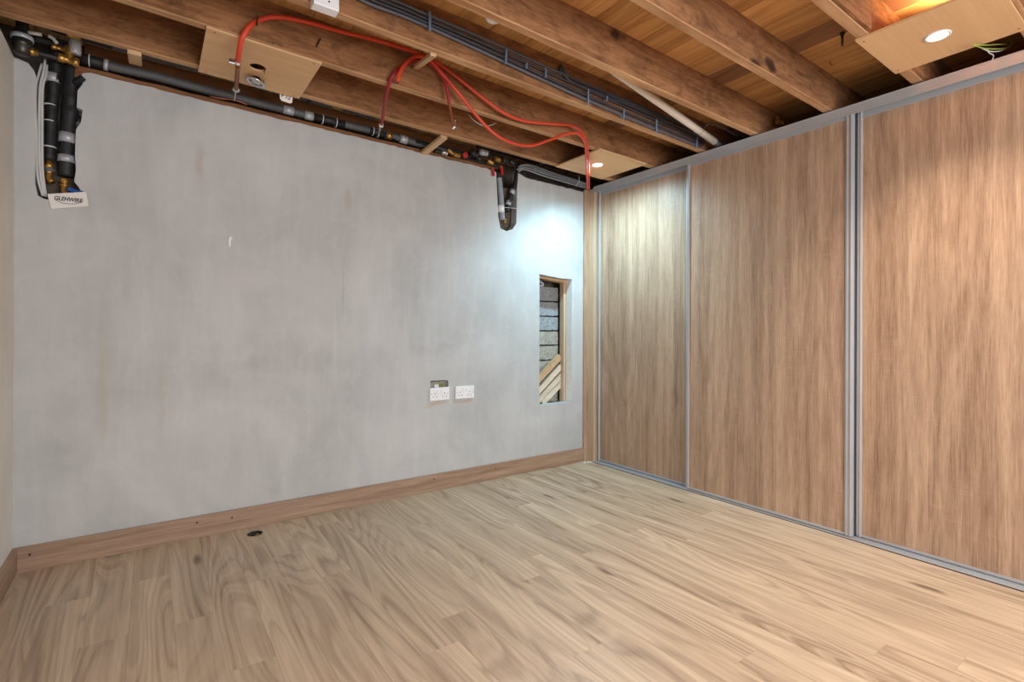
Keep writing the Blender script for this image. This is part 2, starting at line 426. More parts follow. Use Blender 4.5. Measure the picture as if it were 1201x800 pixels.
# ------------------------------------------------------------------ back wall with its chases and holes
def Y3(x, z, d): return (x, YB + d, z)
TH = 0.07
outer = [(XL, 0.0), (2.915, 0.0), (2.915, top_z(2.915))]
x = 2.86
def rag(x, amp=0.006): return top_z(x) + amp * (noise.noise(Vector((x * 23, 1.3, 0))) + 0.6 * noise.noise(Vector((x * 71, 4.1, 0))))
while x > 2.30: outer.append((x, rag(x))); x -= 0.03
chB = [(2.2519, 3.1000, 2.2531), (2.2406, 3.1000, 2.1299), (2.2373, 3.1000, 1.9829), (2.2338, 3.1000, 1.8741), (2.1989, 3.1000, 1.8255), (2.1450, 3.1000, 1.8066), (2.0919, 3.1000, 1.8192), (2.0728, 3.1000, 1.8978), (2.0648, 3.1000, 2.0208), (2.0569, 3.1000, 2.1436), (2.0528, 3.1000, 2.2234)]
outer += [(p[0], p[2]) for p in chB]
x = chB[-1][0] - 0.03
while x > -0.235: outer.append((x, rag(x))); x -= 0.03
chA = [(-0.2591, 3.1000, 2.2644), (-0.2559, 3.1000, 2.2138), (-0.2740, 3.1000, 2.1811), (-0.2768, 3.1000, 2.1013), (-0.2555, 3.1000, 2.0948), (-0.2615, 3.1000, 2.0379), (-0.2795, 3.1000, 1.9981), (-0.2823, 3.1000, 1.8870), (-0.2790, 3.1000, 1.8088), (-0.2849, 3.1000, 1.7565), (-0.2698, 3.1000, 1.7353), (-0.2484, 3.1000, 1.6912), (-0.3204, 3.1000, 1.6606), (-0.3872, 3.1000, 1.6603), (-0.4100, 3.1000, 1.6740), (-0.4186, 3.1000, 1.7261), (-0.4163, 3.1000, 1.9362), (-0.4168, 3.1000, 2.1077), (-0.4113, 3.1000, 2.1855), (-0.4227, 3.1000, 2.2279), (-0.4423, 3.1000, 2.2562)]
outer += [(p[0], p[2]) for p in chA]
outer.append((XL, top_z(XL) - 0.01))
ah = [(2.4562, 3.1000, 1.5099), (2.5610, 3.1000, 1.5001), (2.6753, 3.1000, 1.4904), (2.7934, 3.1000, 1.4907), (2.7939, 3.1000, 0.9899), (2.7934, 3.1000, 0.4960), (2.6091, 3.1000, 0.4937), (2.4632, 3.1000, 0.4923), (2.4580, 3.1000, 0.7298), (2.4587, 3.1000, 1.1248)]
hole_a = [(p[0], p[2]) for p in ah]
sk = [(1.5308, 3.1000, 0.6977), (1.5307, 3.1000, 0.7318), (1.5395, 3.1000, 0.7359), (1.6581, 3.1000, 0.7335), (1.6666, 3.1000, 0.7272), (1.6667, 3.1000, 0.6894)]
SKZ = 0.62
hole_s = [(sk[0][0], SKZ)] + [(p[0], p[2]) for p in sk[1:5]] + [(sk[5][0], SKZ)]
bm = NB(); plate(bm, outer, [hole_a, hole_s], Y3, TH)
wall_back = obj('wall_back', bm, M['plaster']); tag(wall_back, 'grey plastered wall with two open pipe chases', kind='structure')
# masonry behind the plaster, dark
bm = NB(); box(bm, XL - 0.15, 2.43, YB + TH + 0.02, YB + TH + 0.06, 0, 2.15); box(bm, XL - 0.15, 2.43, YB + 0.26, YB + 0.30, 2.10, 2.62); box(bm, 2.42, 3.6, YB + 0.26, YB + 0.30, 0, 2.62)
box(bm, 2.43, 2.47, YB + TH + 0.02, YB + 0.26, 0, 2.15)
obj('masonry_backing', bm, M['masonry'], wall_back)
# socket back box behind the open hole
bm = NB(); box(bm, sk[0][0] - 0.004, sk[5][0] + 0.004, YB + 0.035, YB + 0.040, 0.60, 0.725)
obj('back_box', bm, M['block_warm'], wall_back)
bm = NB(); box(bm, (1.5711, 3.1000, 0.7153)[0], (1.6031, 3.1000, 0.7134)[0], YB + 0.018, YB + 0.034, 0.655, 0.708, 0.002)
obj('terminal_block', bm, M['whitepl'], wall_back)
bm = NB()
tube(bm, [(1.60, YB + 0.03, 0.70), (1.62, YB + 0.015, 0.712), (1.645, YB + 0.02, 0.69)], 0.0035, 6)
tube(bm, [(1.61, YB + 0.03, 0.69), (1.635, YB + 0.018, 0.703), (1.655, YB + 0.025, 0.71)], 0.0035, 6)
obj('wire_tail', bm, M['earth'], wall_back)
# old plaster patch drip
bm = NB()
p = (0.3473, 3.1000, 1.5413)
tube(bm, [(p[0] + 0.006, YB - 0.001, p[2] + 0.025), (p[0], YB - 0.004, p[2] + 0.01), (p[0] + 0.001, YB - 0.003, p[2] - 0.025)], 0.007, 7, rf=lambda t: 0.011 - 0.006 * t)
obj('plaster_drip', bm, M['render_white'], wall_back, True)

# inside the tall access hole: blocks, stud, head piece, diagonal boards
bx0, bx1 = 2.44, 2.78
zs = [(2.6489, 3.2600, 1.3130)[2], (2.6494, 3.2600, 1.1907)[2], (2.6500, 3.2600, 1.0720)[2], (2.6505, 3.2600, 0.9532)[2], (2.6511, 3.2600, 0.8309)[2], (2.6516, 3.2600, 0.7156)[2]]
zb = [zs[0] + (zs[0] - zs[1])] + zs + [zs[-1] - 0.115, zs[-1] - 0.235]
for i, (a, b) in enumerate(zip(zb, zb[1:])):
    bm = NB()
    r = bmesh.ops.create_grid(bm, x_segments=14, y_segments=6, size=0.5)
    vs = r['verts']
    for v in vs:
        u, t = v.co.x + 0.5, v.co.y + 0.5
        zz = b + 0.006 + (a - b - 0.012) * t
        X = bx0 + (bx1 - bx0) * u
        edge = 0.008 * noise.noise(Vector((X * 60, zz * 60, i))) if t in (0.0, 1.0) else 0
        v.co = Vector((X, YB + 0.158 + 0.006 * noise.noise(Vector((X * 18, zz * 18, 3 * i))), zz + edge * 0.7))
    ext = bmesh.ops.extrude_face_region(bm, geom=list(bm.faces))
    for v in [g for g in ext['geom'] if isinstance(g, bmesh.types.BMVert)]: v.co.y = YB + 0.245
    o = obj('block', bm, M['block'] if i < 3 else M['block_warm'], wall_back)
bm = NB(); a = (2.7697, 3.1800, 0.9885); b = (2.8302, 3.1800, 0.9880)
box(bm, a[0], a[0] + 0.062, YB + TH + 0.005, YB + TH + 0.055, 0.44, 1.57, 0.002)
obj('stud', bm, M['batten_z'], wall_back)
bm = NB(); p = (2.5142, 3.1700, 1.5164)
beam(bm, (2.44, YB + 0.105, 1.512), (2.83, YB + 0.105, 1.478), 0.07, 0.035)
obj('head_batten', bm, M['batten'], wall_back)
bm = NB()
for (q0, q1, wd) in (((2.44, 0.60), (2.77, 0.86), 0.034), ((2.47, 0.53), (2.78, 0.78), 0.03), ((2.52, 0.50), (2.79, 0.71), 0.03), ((2.58, 0.49), (2.79, 0.645), 0.03)):
    bm2 = NB(); beam(bm2, (q0[0], YB + 0.125, q0[1]), (q1[0], YB + 0.125, q1[1]), 0.03, wd + 0.012, up=(0, 0, 1), bev=0.002)
    obj('lath', bm2, M['lath'] if wd < 0.032 else M['batten'], wall_back)
bm.free()
bm = NB(); box(bm, 2.44, 2.52, YB + 0.13, YB + 0.15, 0.47, 0.66); obj('offcut_board', bm, M['batten_z'], wall_back)
bm = NB(); tube(bm, [(2.46, YB + 0.12, 1.475), (2.52, YB + 0.10, 1.47), (2.57, YB + 0.10, 1.445), (2.55, YB + 0.11, 1.43), (2.48, YB + 0.12, 1.44)], 0.011, 8)
obj('folded_cloth', bm, M['tape'], wall_back, True)
bm = NB(); box(bm, 2.45, 2.80, YB + TH, YB + 0.16, 0.462, 0.482); obj('hole_sill', bm, M['render_white'], wall_back)

bm = NB(); box(bm, 2.793, 2.797, YB + 0.0005, YB + TH, 0.50, 1.488); obj('white_reveal', bm, M['render_white'], wall_back)

# left wall, rear wall, side wall behind the wardrobe
bm = NB()
plate(bm, [(YR, 0), (YB, 0), (YB, 2.265)] + [(y / 10, 2.268 + 0.005 * noise.noise(Vector((y * 1.7, 9, 0)))) for y in range(29, -20, -2)] + [(YR, 2.268)], [],
      lambda u, v, d: (XL - d, u, v), 0.10)
wl = obj('wall_left', bm, M['plaster_left']); tag(wl, 'beige plastered side wall at the left', kind='structure')
bm = NB()
box(bm, XL - 0.14, 3.75, YR - 0.13, YR - 0.03, 0, 0.45); box(bm, XL - 0.14, 3.75, YR - 0.13, YR - 0.03, 2.05, 2.7)
box(bm, XL - 0.14, 0.15, YR - 0.13, YR - 0.03, 0.45, 2.05); box(bm, 2.45, 3.75, YR - 0.13, YR - 0.03, 0.45, 2.05)
wr = obj('wall_rear', bm, M['roomwall']); tag(wr, kind='structure')
bm = NB(); box(bm, 3.66, 3.75, YR, YB + 0.30, 0, 2.7); wr2 = obj('wall_right', bm, M['void']); tag(wr2, kind='structure')
bm = NB(); box(bm, XL - 0.14, XL - 0.10, YR, YB + 0.30, 2.2, 2.7); o = obj('wall_left_upper', bm, M['void']); o.parent = wl; o.name = 'void_shade_sheet'  # near-black sheet put in for the shade above the left wall
bm = NB()
for a, b, c, d in ((0.15, 2.45, 0.45, 0.50), (0.15, 2.45, 2.0, 2.05)): box(bm, a, b, YR - 0.12, YR - 0.06, c, d)
for a in (0.15, 1.27, 2.40): box(bm, a, a + 0.05, YR - 0.12, YR - 0.06, 0.5, 2.0)
o = obj('added_window_1', bm, M['whitepl']); tag(o, kind='structure')  # unseen window frame, made up to go with the added rear light

# skirting boards
bm = NB(); box(bm, XL + 0.016, 2.915, YB - 0.016, YB - 0.001, 0.0, 0.111, 0.0015)
bb = obj('baseboard_back', bm, M['skirt']); tag(bb, kind='structure')
bm = NB(); box(bm, XL + 0.001, XL + 0.016, YR, YB - 0.001, 0.0, 0.111, 0.0015)
bl = obj('baseboard_left', bm, M['skirt_y']); tag(bl, kind='structure')
for p in ((-0.4289, 3.0840, 0.0747), (0.2031, 3.0840, 0.0805), (0.3621, 3.0840, 0.0736), (1.5529, 3.0840, 0.0805), (2.0438, 3.0840, 0.0792)):
    bm = NB(); lathe(bm, [(0.0005, 0), (0.004, 0), (0.005, -0.0012)], (p[0], YB - 0.0165, p[2]), (0, 1, 0), 10)
    obj('nail_head', bm, M['steel'], bb)

# floor hole lining with its stub
FH = thing('floor_outlet', (HX, HY, -0.012), 'small round black hole in the laminate near the back skirting', 'floor hole')
bm = NB(); lathe(bm, [(HR + 0.004, 0.0005), (HR + 0.004, 0.0015), (HR - 0.001, 0.002), (HR - 0.002, -0.03), (0.0005, -0.03)], (HX, HY, 0), sides=28)
obj('liner', bm, M['slot'], FH, True)
bm = NB(); tube(bm, [(HX - 0.016, HY, -0.026), (HX, HY - 0.004, -0.012), (HX + 0.018, HY + 0.004, -0.008)], 0.006, 8)
obj('pipe_stub', bm, M['brass'], FH, True)

# ------------------------------------------------------------------ ceiling deck boards
def dz(x): return jb(x) + JD
bm = NB()
v = [bm.verts.new(p) for p in ((XL - 0.14, YR - .1, dz(XL - .14) + .026), (3.75, YR - .1, dz(3.75) + .026), (3.75, YB + .3, dz(3.75) + .026), (XL - .14, YB + .3, dz(XL - .14) + .026))]
f = bm.faces.new(v); e = bmesh.ops.extrude_face_region(bm, geom=[f])
for g in e['geom']:
    if isinstance(g, bmesh.types.BMVert): g.co.z += 0.03
ceil = obj('ceiling', bm, M['void']); tag(ceil, 'underside of floorboards above open joists', kind='structure')
edges = [-0.62, -0.45, -0.27, -0.10, 0.08, 0.25, 0.42, 0.60, 0.77, 0.94, 1.12, 1.29, 1.46, 1.62, 1.75, 1.912, 2.088, 2.27, 2.452, 2.605, 2.73, 2.86, 2.975, 3.15, 3.32, 3.50, 3.66]
for i, (a, b) in enumerate(zip(edges, edges[1:])):
    segs = [YR, random.uniform(0, 0.35), YB + 0.26]
    mat = M['deck_dark'] if abs(a - 2.452) < 0.01 else M['deck']
    for s0, s1 in zip(segs, segs[1:]):
        cx, cy = (a + b) / 2, (s0 + s1) / 2
        bm = NB(); off = random.uniform(0, 0.0025)
        box(bm, -(b - a) / 2 + 0.0012, (b - a) / 2 - 0.0012, -(s1 - s0) / 2 + 0.001, (s1 - s0) / 2 - 0.001, 0, 0.022, 0.0015)
        o = obj('deck_board', bm, mat); o.location = (cx, cy, dz(cx) + off); o.rotation_euler = (0, math.atan(SL), 0); o.parent = ceil

# ------------------------------------------------------------------ joists
JY = [2.85, 2.455, 2.05, 1.69, 1.285, 0.89, 0.49]
JT = 0.044
JL = ['rough brown joist nearest the plaster wall, above the pipe gap',
      'rough brown joist with the orange and crimson hoses hanging on its face',
      'rough brown joist with a bundle of grey cables clipped along it',
      'rough brown joist beside the white waste pipe',
      'rough brown joist with no pipes or cables, between two open bays of golden boards',
      'rough brown joist that the left edge of the warm-lit plywood square is fixed to',
      'rough brown joist in the top right corner of the photo, beyond the warm lamp']
for y, lab in zip(JY, JL):
    bm = NB(); n = 40; x0, x1 = XL - 0.10, 3.66
    L = x1 - x0; cx = (x0 + x1) / 2; cy = y - JT / 2
    grid = []
    for i in range(n + 1):
        u = -L / 2 + L * i / n
        ww = lambda s: 0.0022 * noise.noise(Vector((u * 5, s, y * 9)))
        grid.append([bm.verts.new((u, sy * JT / 2 + ww(sy + sz), sz + (0.0025 * noise.noise(Vector((u * 6, sy * 3, y * 5))) if sz == 0 else 0)))
                     for sy, sz in ((-1, 0.003), (-1, JD), (1, JD), (1, 0.003), (0.88, 0), (-0.88, 0))])
    for a, b in zip(grid, grid[1:]):
        for k in range(6): bm.faces.new((a[k], a[(k + 1) % 6], b[(k + 1) % 6], b[k]))
    bm.faces.new(grid[0]); bm.faces.new(grid[-1][::-1])
    o = obj('ceiling_joist', bm, M['joist']); o.location = (cx, cy, jb(cx)); o.rotation_euler = (0, math.atan(SL), 0)
    tag(o, lab, 'joist', 'open ceiling joists')
# piece sistered to the front of the sixth joist, ending where the warm light starts
bm = NB(); xe = (2.3322, 0.8300, 2.3222)[0]
beam(bm, (0.4, 0.89 - JT - 0.008, jb(0.4) + 0.094), (xe, 0.89 - JT - 0.008, jb(xe) + 0.094), 0.010, 0.180, bev=0.001)
o = obj('sister_timber', bm, M['joist']); tag(o, 'thin greyer timber packed against the joist just left of the warm-lit plywood', 'timber')

# ------------------------------------------------------------------ wall plate and the pipes in the gap
bm = NB(); n = 60; x0, x1 = (-0.2852, 3.1200, 2.3205)[0], 2.045
prev = None
secs = []
for i in range(n + 1):
    x = x0 + (x1 - x0) * i / n
    zb_ = top_z(x) - 0.03; zt = top_z(x) + 0.026 + 0.004 * noise.noise(Vector((x * 9, 0, 0)))
    secs.append([bm.verts.new((x, yy, zz)) for yy, zz in ((YB + 0.012, zb_), (YB + 0.06, zb_), (YB + 0.06, zt), (YB + 0.012, zt))])
for a, b in zip(secs, secs[1:]):
    for k in range(4): bm.faces.new((a[k], a[(k + 1) % 4], b[(k + 1) % 4], b[k]))
bm.faces.new(secs[0]); bm.faces.new(secs[-1][::-1])
o = obj('wall_plate', bm, M['plate']); tag(o, 'orange-brown timber plate lying along the ragged top of the plaster', 'timber')
bm = NB(); a = (-0.2591, 3.2500, 2.4381); b = (1.9846, 3.2500, 2.3878)
beam(bm, a, (2.6, 3.25, b[2] + (b[2] - a[2]) / (b[0] - a[0]) * (2.6 - b[0])), 0.04, 0.05)
o = obj('back_timber', bm, M['plate']); tag(o, 'orange-brown timber behind the lagged pipe in the gap above the wall', 'timber')

def banded_pipe(name, pts, r, mat, label, cat='pipe', bands=(), group=None, sides=14):
    """pts world points; bands: (px-point a, point b, radius add, material, name)"""
    t = thing(name, pts[0], label, cat, group)
    lump = mat is M['lag']
    bm = NB(); tube(bm, pts, r, sides, 10 if lump else 4, rf=(lambda q: r * (0.97 + 0.10 * noise.noise(Vector((q * 14, pts[0][0] * 9, 0))))) if lump else None)
    if lump:
        for v in bm.verts: v.co += Vector((noise.noise(v.co * 45), noise.noise(v.co * 45 + Vector((9, 0, 0))), 0)) * 0.004
    obj('pipe_run', bm, mat, t, True)
    for (a, b, dr, m2, nm) in bands:
        bm = NB(); tube(bm, [a, b], r + dr, sides, 2); obj(nm, bm, m2, t, True)
    return t
YP = 3.115
gp = [(-0.2909, 3.1150, 2.3403), (-0.1505, 3.1150, 2.3351), (0.0136, 3.1150, 2.3377), (0.1573, 3.1150, 2.3333), (0.4202, 3.1150, 2.3257), (0.6736, 3.1150, 2.3216), (0.9399, 3.1150, 2.3185), (1.2074, 3.1150, 2.3169), (1.5033, 3.1150, 2.3038), (1.9022, 3.1150, 2.3061)]
banded_pipe('lagged_pipe', gp, 0.0215, M['greypipe'], 'long grey lagged pipe along the top of the plaster wall, with silver tape joints', 'pipe',
    bands=(((-0.2848, 3.1150, 2.3402), (-0.1634, 3.1150, 2.3353), 0.004, M['lag'], 'black_lagging_sleeve'),
           ((-0.1794, 3.1150, 2.3366), (-0.1634, 3.1150, 2.3353), 0.006, M['tape'], 'tape_band'),
           ((0.6145, 3.1150, 2.3238), (0.6690, 3.1150, 2.3229), 0.003, M['tape'], 'tape_band'),
           ((0.7294, 3.1150, 2.3207), (0.7769, 3.1150, 2.3199), 0.003, M['tape'], 'tape_band'),
           ((0.7792, 3.1150, 2.3205), (0.9603, 3.1150, 2.3182), 0.001, M['lag'], 'black_lagging_sleeve'),
           ((1.1135, 3.1150, 2.3171), (1.2187, 3.1150, 2.3141), 0.001, M['lag'], 'black_lagging_sleeve'),
           ((1.2243, 3.1150, 2.3126), (1.2585, 3.1150, 2.3120), 0.003, M['brass'], 'brass_collar'),
           ((1.2642, 3.1150, 2.3133), (1.4173, 3.1150, 2.3081), -0.001, M['lag'], 'black_lagging_sleeve'),
           ((1.3163, 3.1150, 2.3111), (1.3634, 3.1150, 2.3076), 0.005, M['tape'], 'tape_band'),
           ((1.4173, 3.1150, 2.3081), (1.9022, 3.1150, 2.3061), 0.001, M['lag'], 'black_lagging_sleeve')))
hp = [(-0.3781, 3.2000, 2.4855), (-0.0077, 3.2000, 2.4700), (0.3188, 3.2000, 2.4652), (0.6917, 3.2000, 2.4533), (1.1829, 3.2000, 2.4476)]
banded_pipe('rear_pipe', hp, 0.016, M['greypipe'], 'thinner grey pipe tucked behind the nearest joist, above the long lagged pipe', 'pipe',
    bands=(((-0.3781, 3.2000, 2.4855), (-0.1516, 3.2000, 2.4733), 0.003, M['lag'], 'black_lagging_sleeve'),
           ((0.9133, 3.2000, 2.4525), (0.9757, 3.2000, 2.4500), 0.004, M['brass'], 'brass_collar'),
           ((0.7635, 3.2000, 2.4522), (0.7830, 3.2000, 2.4522), 0.004, M['lag'], 'clip_band')))
# white ties round the lagged pipe
bm = NB()
for px in ((-0.2328, 3.1150, 2.3384), (0.8301, 3.1150, 2.3178), (0.9095, 3.1150, 2.3165), (1.1353, 3.1150, 2.3167), (1.1684, 3.1150, 2.3135)):
    lathe(bm, [(0.0265, -0.002), (0.0285, -0.002), (0.0285, 0.002), (0.0265, 0.002)], px, (1, 0, -0.02), 18)
o = obj('cable_tie', bm, M['tie']); tag(o, kind='stuff', label='thin white ties round the long lagged pipe', cat='cable tie')

# ---- left chase
def pA(pts, r, mat, name, label, bands=()): return banded_pipe(name, pts, r, mat, label, 'pipe', bands)
pA([(-0.3532, 3.1400, 2.3946), (-0.3587, 3.1400, 2.2358), (-0.3699, 3.1400, 2.0370), (-0.3753, 3.1400, 1.8481)], 0.024, M['lag'], 'chase_pipe', 'black lagged pipe on the left in the open chase above the handwritten card',
   (((-0.3631, 3.1400, 2.2463), (-0.3645, 3.1400, 2.2067), 0.003, M['tape'], 'tape_band'), ((-0.3730, 3.1400, 2.1027), (-0.3730, 3.1400, 2.0988), 0.001, M['tie'], 'cable_tie'),
    ((-0.3743, 3.1400, 2.0281), (-0.3743, 3.1400, 2.0242), 0.001, M['tie'], 'cable_tie'), ((-0.3754, 3.1400, 1.9106), (-0.3754, 3.1400, 1.9048), 0.001, M['tie'], 'cable_tie')))
pA([(-0.2967, 3.1450, 2.3675), (-0.2995, 3.1450, 2.2550), (-0.3051, 3.1450, 2.0941), (-0.3138, 3.1450, 1.9528), (-0.3194, 3.1450, 1.7850)], 0.031, M['lag'], 'chase_pipe', 'thick black lagged pipe with white tape bands, on the right in the left chase',
   (((-0.3115, 3.1450, 1.9851), (-0.3138, 3.1450, 1.9409), 0.003, M['tape'], 'tape_band'), ((-0.3157, 3.1450, 1.8809), (-0.3165, 3.1450, 1.8490), 0.003, M['tape'], 'tape_band')))
def fitting(name, base, axis, prof, label, extra=None, mat='brass', cat='pipe fitting', sides=14):
    t = thing(name, base, label, cat)
    bm = NB(); lathe(bm, prof, base, axis, sides); obj('body', bm, M[mat], t, True)
    if extra: extra(t)
    return t
hexp = [(0.0005, 0), (0.012, 0), (0.016, 0.002), (0.016, 0.014), (0.011, 0.017), (0.011, 0.026), (0.017, 0.028), (0.017, 0.044), (0.012, 0.048), (0.012, 0.062), (0.0005, 0.062)]
def brasselbow(p, sgn=1):
    def f(t):
        bm = NB(); tube(bm, [p, (p[0], p[1] - 0.004, p[2] - 0.02), (p[0] + 0.012 * sgn, p[1] - 0.01, p[2] - 0.038)], 0.014, 10)
        obj('elbow', bm, M['brass'], t, True)
        bm = NB(); lathe(bm, [(0.015, 0), (0.018, 0.002), (0.018, 0.014), (0.015, 0.016)], (p[0], p[1], p[2] + 0.018), (0, 0, 1), 6); obj('nut', bm, M['brass'], t)
    return f
p = (-0.3754, 3.1300, 1.7831); fitting('brass_valve', p, (0, 0, 1), hexp, 'brass compression valve at the foot of the left pipe in the left chase', brasselbow(p))
bm = NB(); lathe(bm, [(0.018, 0), (0.02, 0.002), (0.02, 0.016), (0.018, 0.018)], (-0.3739, 3.1300, 1.7912), (0, 0, 1), 14); o = obj('grey_collar', bm, M['cable']); tag(o, 'blue-grey plastic collar round the left brass valve in the left chase', 'collar')
p = (-0.3222, 3.1300, 1.7335); fitting('brass_valve', p, (0, 0, 1), [(r * 1.15, z * 0.6) for r, z in hexp], 'brass compression valve under the taped pipe, beside the blue lever', brasselbow(p))
bm = NB(); a = (-0.3067, 3.1100, 1.7197); beam(bm, a, (a[0] + 0.05, a[1] - 0.008, a[2] - 0.012), 0.012, 0.016, bev=0.003)
o = obj('blue_lever', bm, M['blue']); tag(o, 'blue valve lever showing just above the handwritten card', 'lever')
for i, (ox, oy, lab) in enumerate(((0, 0, 'outermost'), (2.6, 1, 'middle'), (5, 2, 'innermost'))):
    pts = [[(-0.4012, 3.1300, 2.2776), (-0.4161, 3.1150, 2.1785), (-0.4188, 3.1050, 2.0899), (-0.4141, 3.1050, 1.9191), (-0.4116, 3.1100, 1.7679), (-0.3955, 3.1200, 1.6767)],
           [(-0.3898, 3.1300, 2.3082), (-0.3928, 3.1100, 2.2370), (-0.4027, 3.1000, 2.1535), (-0.4051, 3.1000, 1.9769), (-0.4024, 3.1050, 1.7874), (-0.3898, 3.1200, 1.6776)],
           [(-0.3839, 3.1300, 2.2789), (-0.3842, 3.1100, 2.2241), (-0.3942, 3.1000, 2.1558), (-0.3952, 3.1000, 1.9792), (-0.3939, 3.1050, 1.7890), (-0.3840, 3.1200, 1.6746)]][i]
    bm = NB(); tube(bm, pts, 0.0052, 8); o = obj('pale_cable', bm, M['cable_white'], None, True, base=pts[0])
    tag(o, lab + ' of the three pale cables running down the left side of the left chase', 'cable', 'pale cables in the left chase')
# top-left fittings cluster
p = (-0.4500, 3.0200, 2.3008)
t = fitting('elbow_joint', p, (0, 0, 1), [(0.0005, -0.045), (0.024, -0.045), (0.030, -0.035), (0.030, -0.01), (0.034, -0.008), (0.034, 0.012), (0.03, 0.014), (0.03, 0.05), (0.022, 0.07), (0.022, 0.16)], 'dull metal pipe elbow with a white collar in the top left corner', None, 'steel', 'pipe fitting', 18)
bm = NB(); lathe(bm, [(0.034, 0.018), (0.038, 0.018), (0.038, 0.036), (0.034, 0.036)], p, (0, 0, 1), 20); obj('white_collar', bm, M['tape'], t, True)
p = (-0.4283, 3.0200, 2.2783); fitting('brass_nut', p, (1, 0, 0), [(0.0005, 0), (0.014, 0), (0.016, 0.003), (0.016, 0.018), (0.012, 0.02), (0.012, 0.03), (0.0005, 0.03)], 'bright brass nut beside the metal elbow in the top left corner', None, 'brass', 'pipe fitting', 6)
p = (-0.3180, 3.0600, 2.2964); fitting('brass_tee', p, (1, 0, -0.1), [(0.0005, -0.02), (0.018, -0.02), (0.02, -0.015), (0.02, 0.0), (0.016, 0.004), (0.016, 0.03), (0.021, 0.034), (0.021, 0.052), (0.0005, 0.054)], 'large brass tee joint where the long pipe starts above the left chase',
    lambda t: obj('branch', cyl(cyl(NB(), (p[0] + 0.018, p[1], p[2]), (p[0] + 0.018, p[1], p[2] + 0.06), 0.016, 12), (p[0] + 0.018, p[1], p[2] + 0.028), (p[0] + 0.018, p[1], p[2] + 0.055), 0.021, 6), M['brass'], t))
p2 = (-0.2799, 3.0600, 2.3588); t = fitting('taped_coupling', p2, (0, 0, 1), [(0.0005, -0.03), (0.021, -0.03), (0.023, -0.02), (0.023, 0.02), (0.02, 0.05), (0.0005, 0.05)], 'silver taped coupling standing above the large brass tee', None, 'tape')
p = (-0.3613, 3.0600, 2.3402); fitting('brass_tee', p, (1, 0, -0.1), [(0.0005, 0), (0.010, 0), (0.013, 0.003), (0.013, 0.018), (0.009, 0.02), (0.009, 0.04), (0.013, 0.043), (0.013, 0.056), (0.0005, 0.058)], 'small brass joint between the elbow and the large tee, top left')
p = (-0.3055, 3.0200, 2.3974); fitting('brass_tee', p, (1, 0, -0.1), [(0.0005, 0), (0.012, 0), (0.015, 0.003), (0.015, 0.022), (0.011, 0.024), (0.011, 0.05), (0.0005, 0.05)], 'brass joint tight under the nearest joist, top left')
for pts, r, m, lab in (([(-0.4257, 3.0400, 2.2880), (-0.3669, 3.0600, 2.2927), (-0.3161, 3.0700, 2.2974)], 0.013, 'lag', 'short black pipe linking the brass nut to the large brass tee'),
                       ([(-0.4287, 3.1000, 2.3744), (-0.3661, 3.1000, 2.3721), (-0.3075, 3.1000, 2.3600)], 0.015, 'lag', 'short black pipe behind the small brass joint, top left'),
                       ([(-0.4817, 3.1200, 2.4642), (-0.3975, 3.1200, 2.4558), (-0.3097, 3.1200, 2.4510)], 0.018, 'lag', 'black pipe tight under the nearest joist in the top left corner')):
    bm = NB(); tube(bm, pts, r, 12, 4); o = obj('link_pipe', bm, M[m], None, True, base=pts[0]); tag(o, lab, 'pipe')
for pts, lab in (([(-0.4284, 3.0000, 2.3501), (-0.3849, 3.0000, 2.3556)], 'short straight pale pipe stub, top left'), ([(-0.3652, 3.0200, 2.3659), (-0.3511, 3.0200, 2.3594), (-0.3369, 3.0200, 2.3414)], 'short curved pale pipe stub, top left')):
    bm = NB(); tube(bm, pts, 0.0075, 10); o = obj('pale_stub', bm, M['cable_white'], None, True, base=pts[0]); tag(o, lab, 'pipe')
bm = NB()
for k in range(26):
    q = Vector((-0.2710, 3.1350, 2.2192)); zz = q.z + 0.02 - 0.5 * k / 26
    r = random.uniform(0.008, 0.02)
    m = Matrix.Translation((q.x + 0.012 + random.uniform(-0.012, 0.008), q.y + random.uniform(0, 0.02), zz)) @ Matrix.Diagonal((1, 1, random.uniform(0.8, 1.7), 1))
    bmesh.ops.create_icosphere(bm, subdivisions=1, radius=r, matrix=m)
obj('broken_edge', bm, M['rubble'], wall_back)
# elbow poking out at the right of the thick pipe
bm = NB(); tube(bm, [(-0.2850, 3.1200, 2.2214), (-0.2650, 3.1000, 2.2310), (-0.2551, 3.0900, 2.2417)], 0.014, 10); o = obj('black_stub', bm, M['lag'], None, True, base=(-0.2850, 3.1200, 2.2214)); tag(o, 'short black stub sticking out at the top right of the left chase', 'pipe')

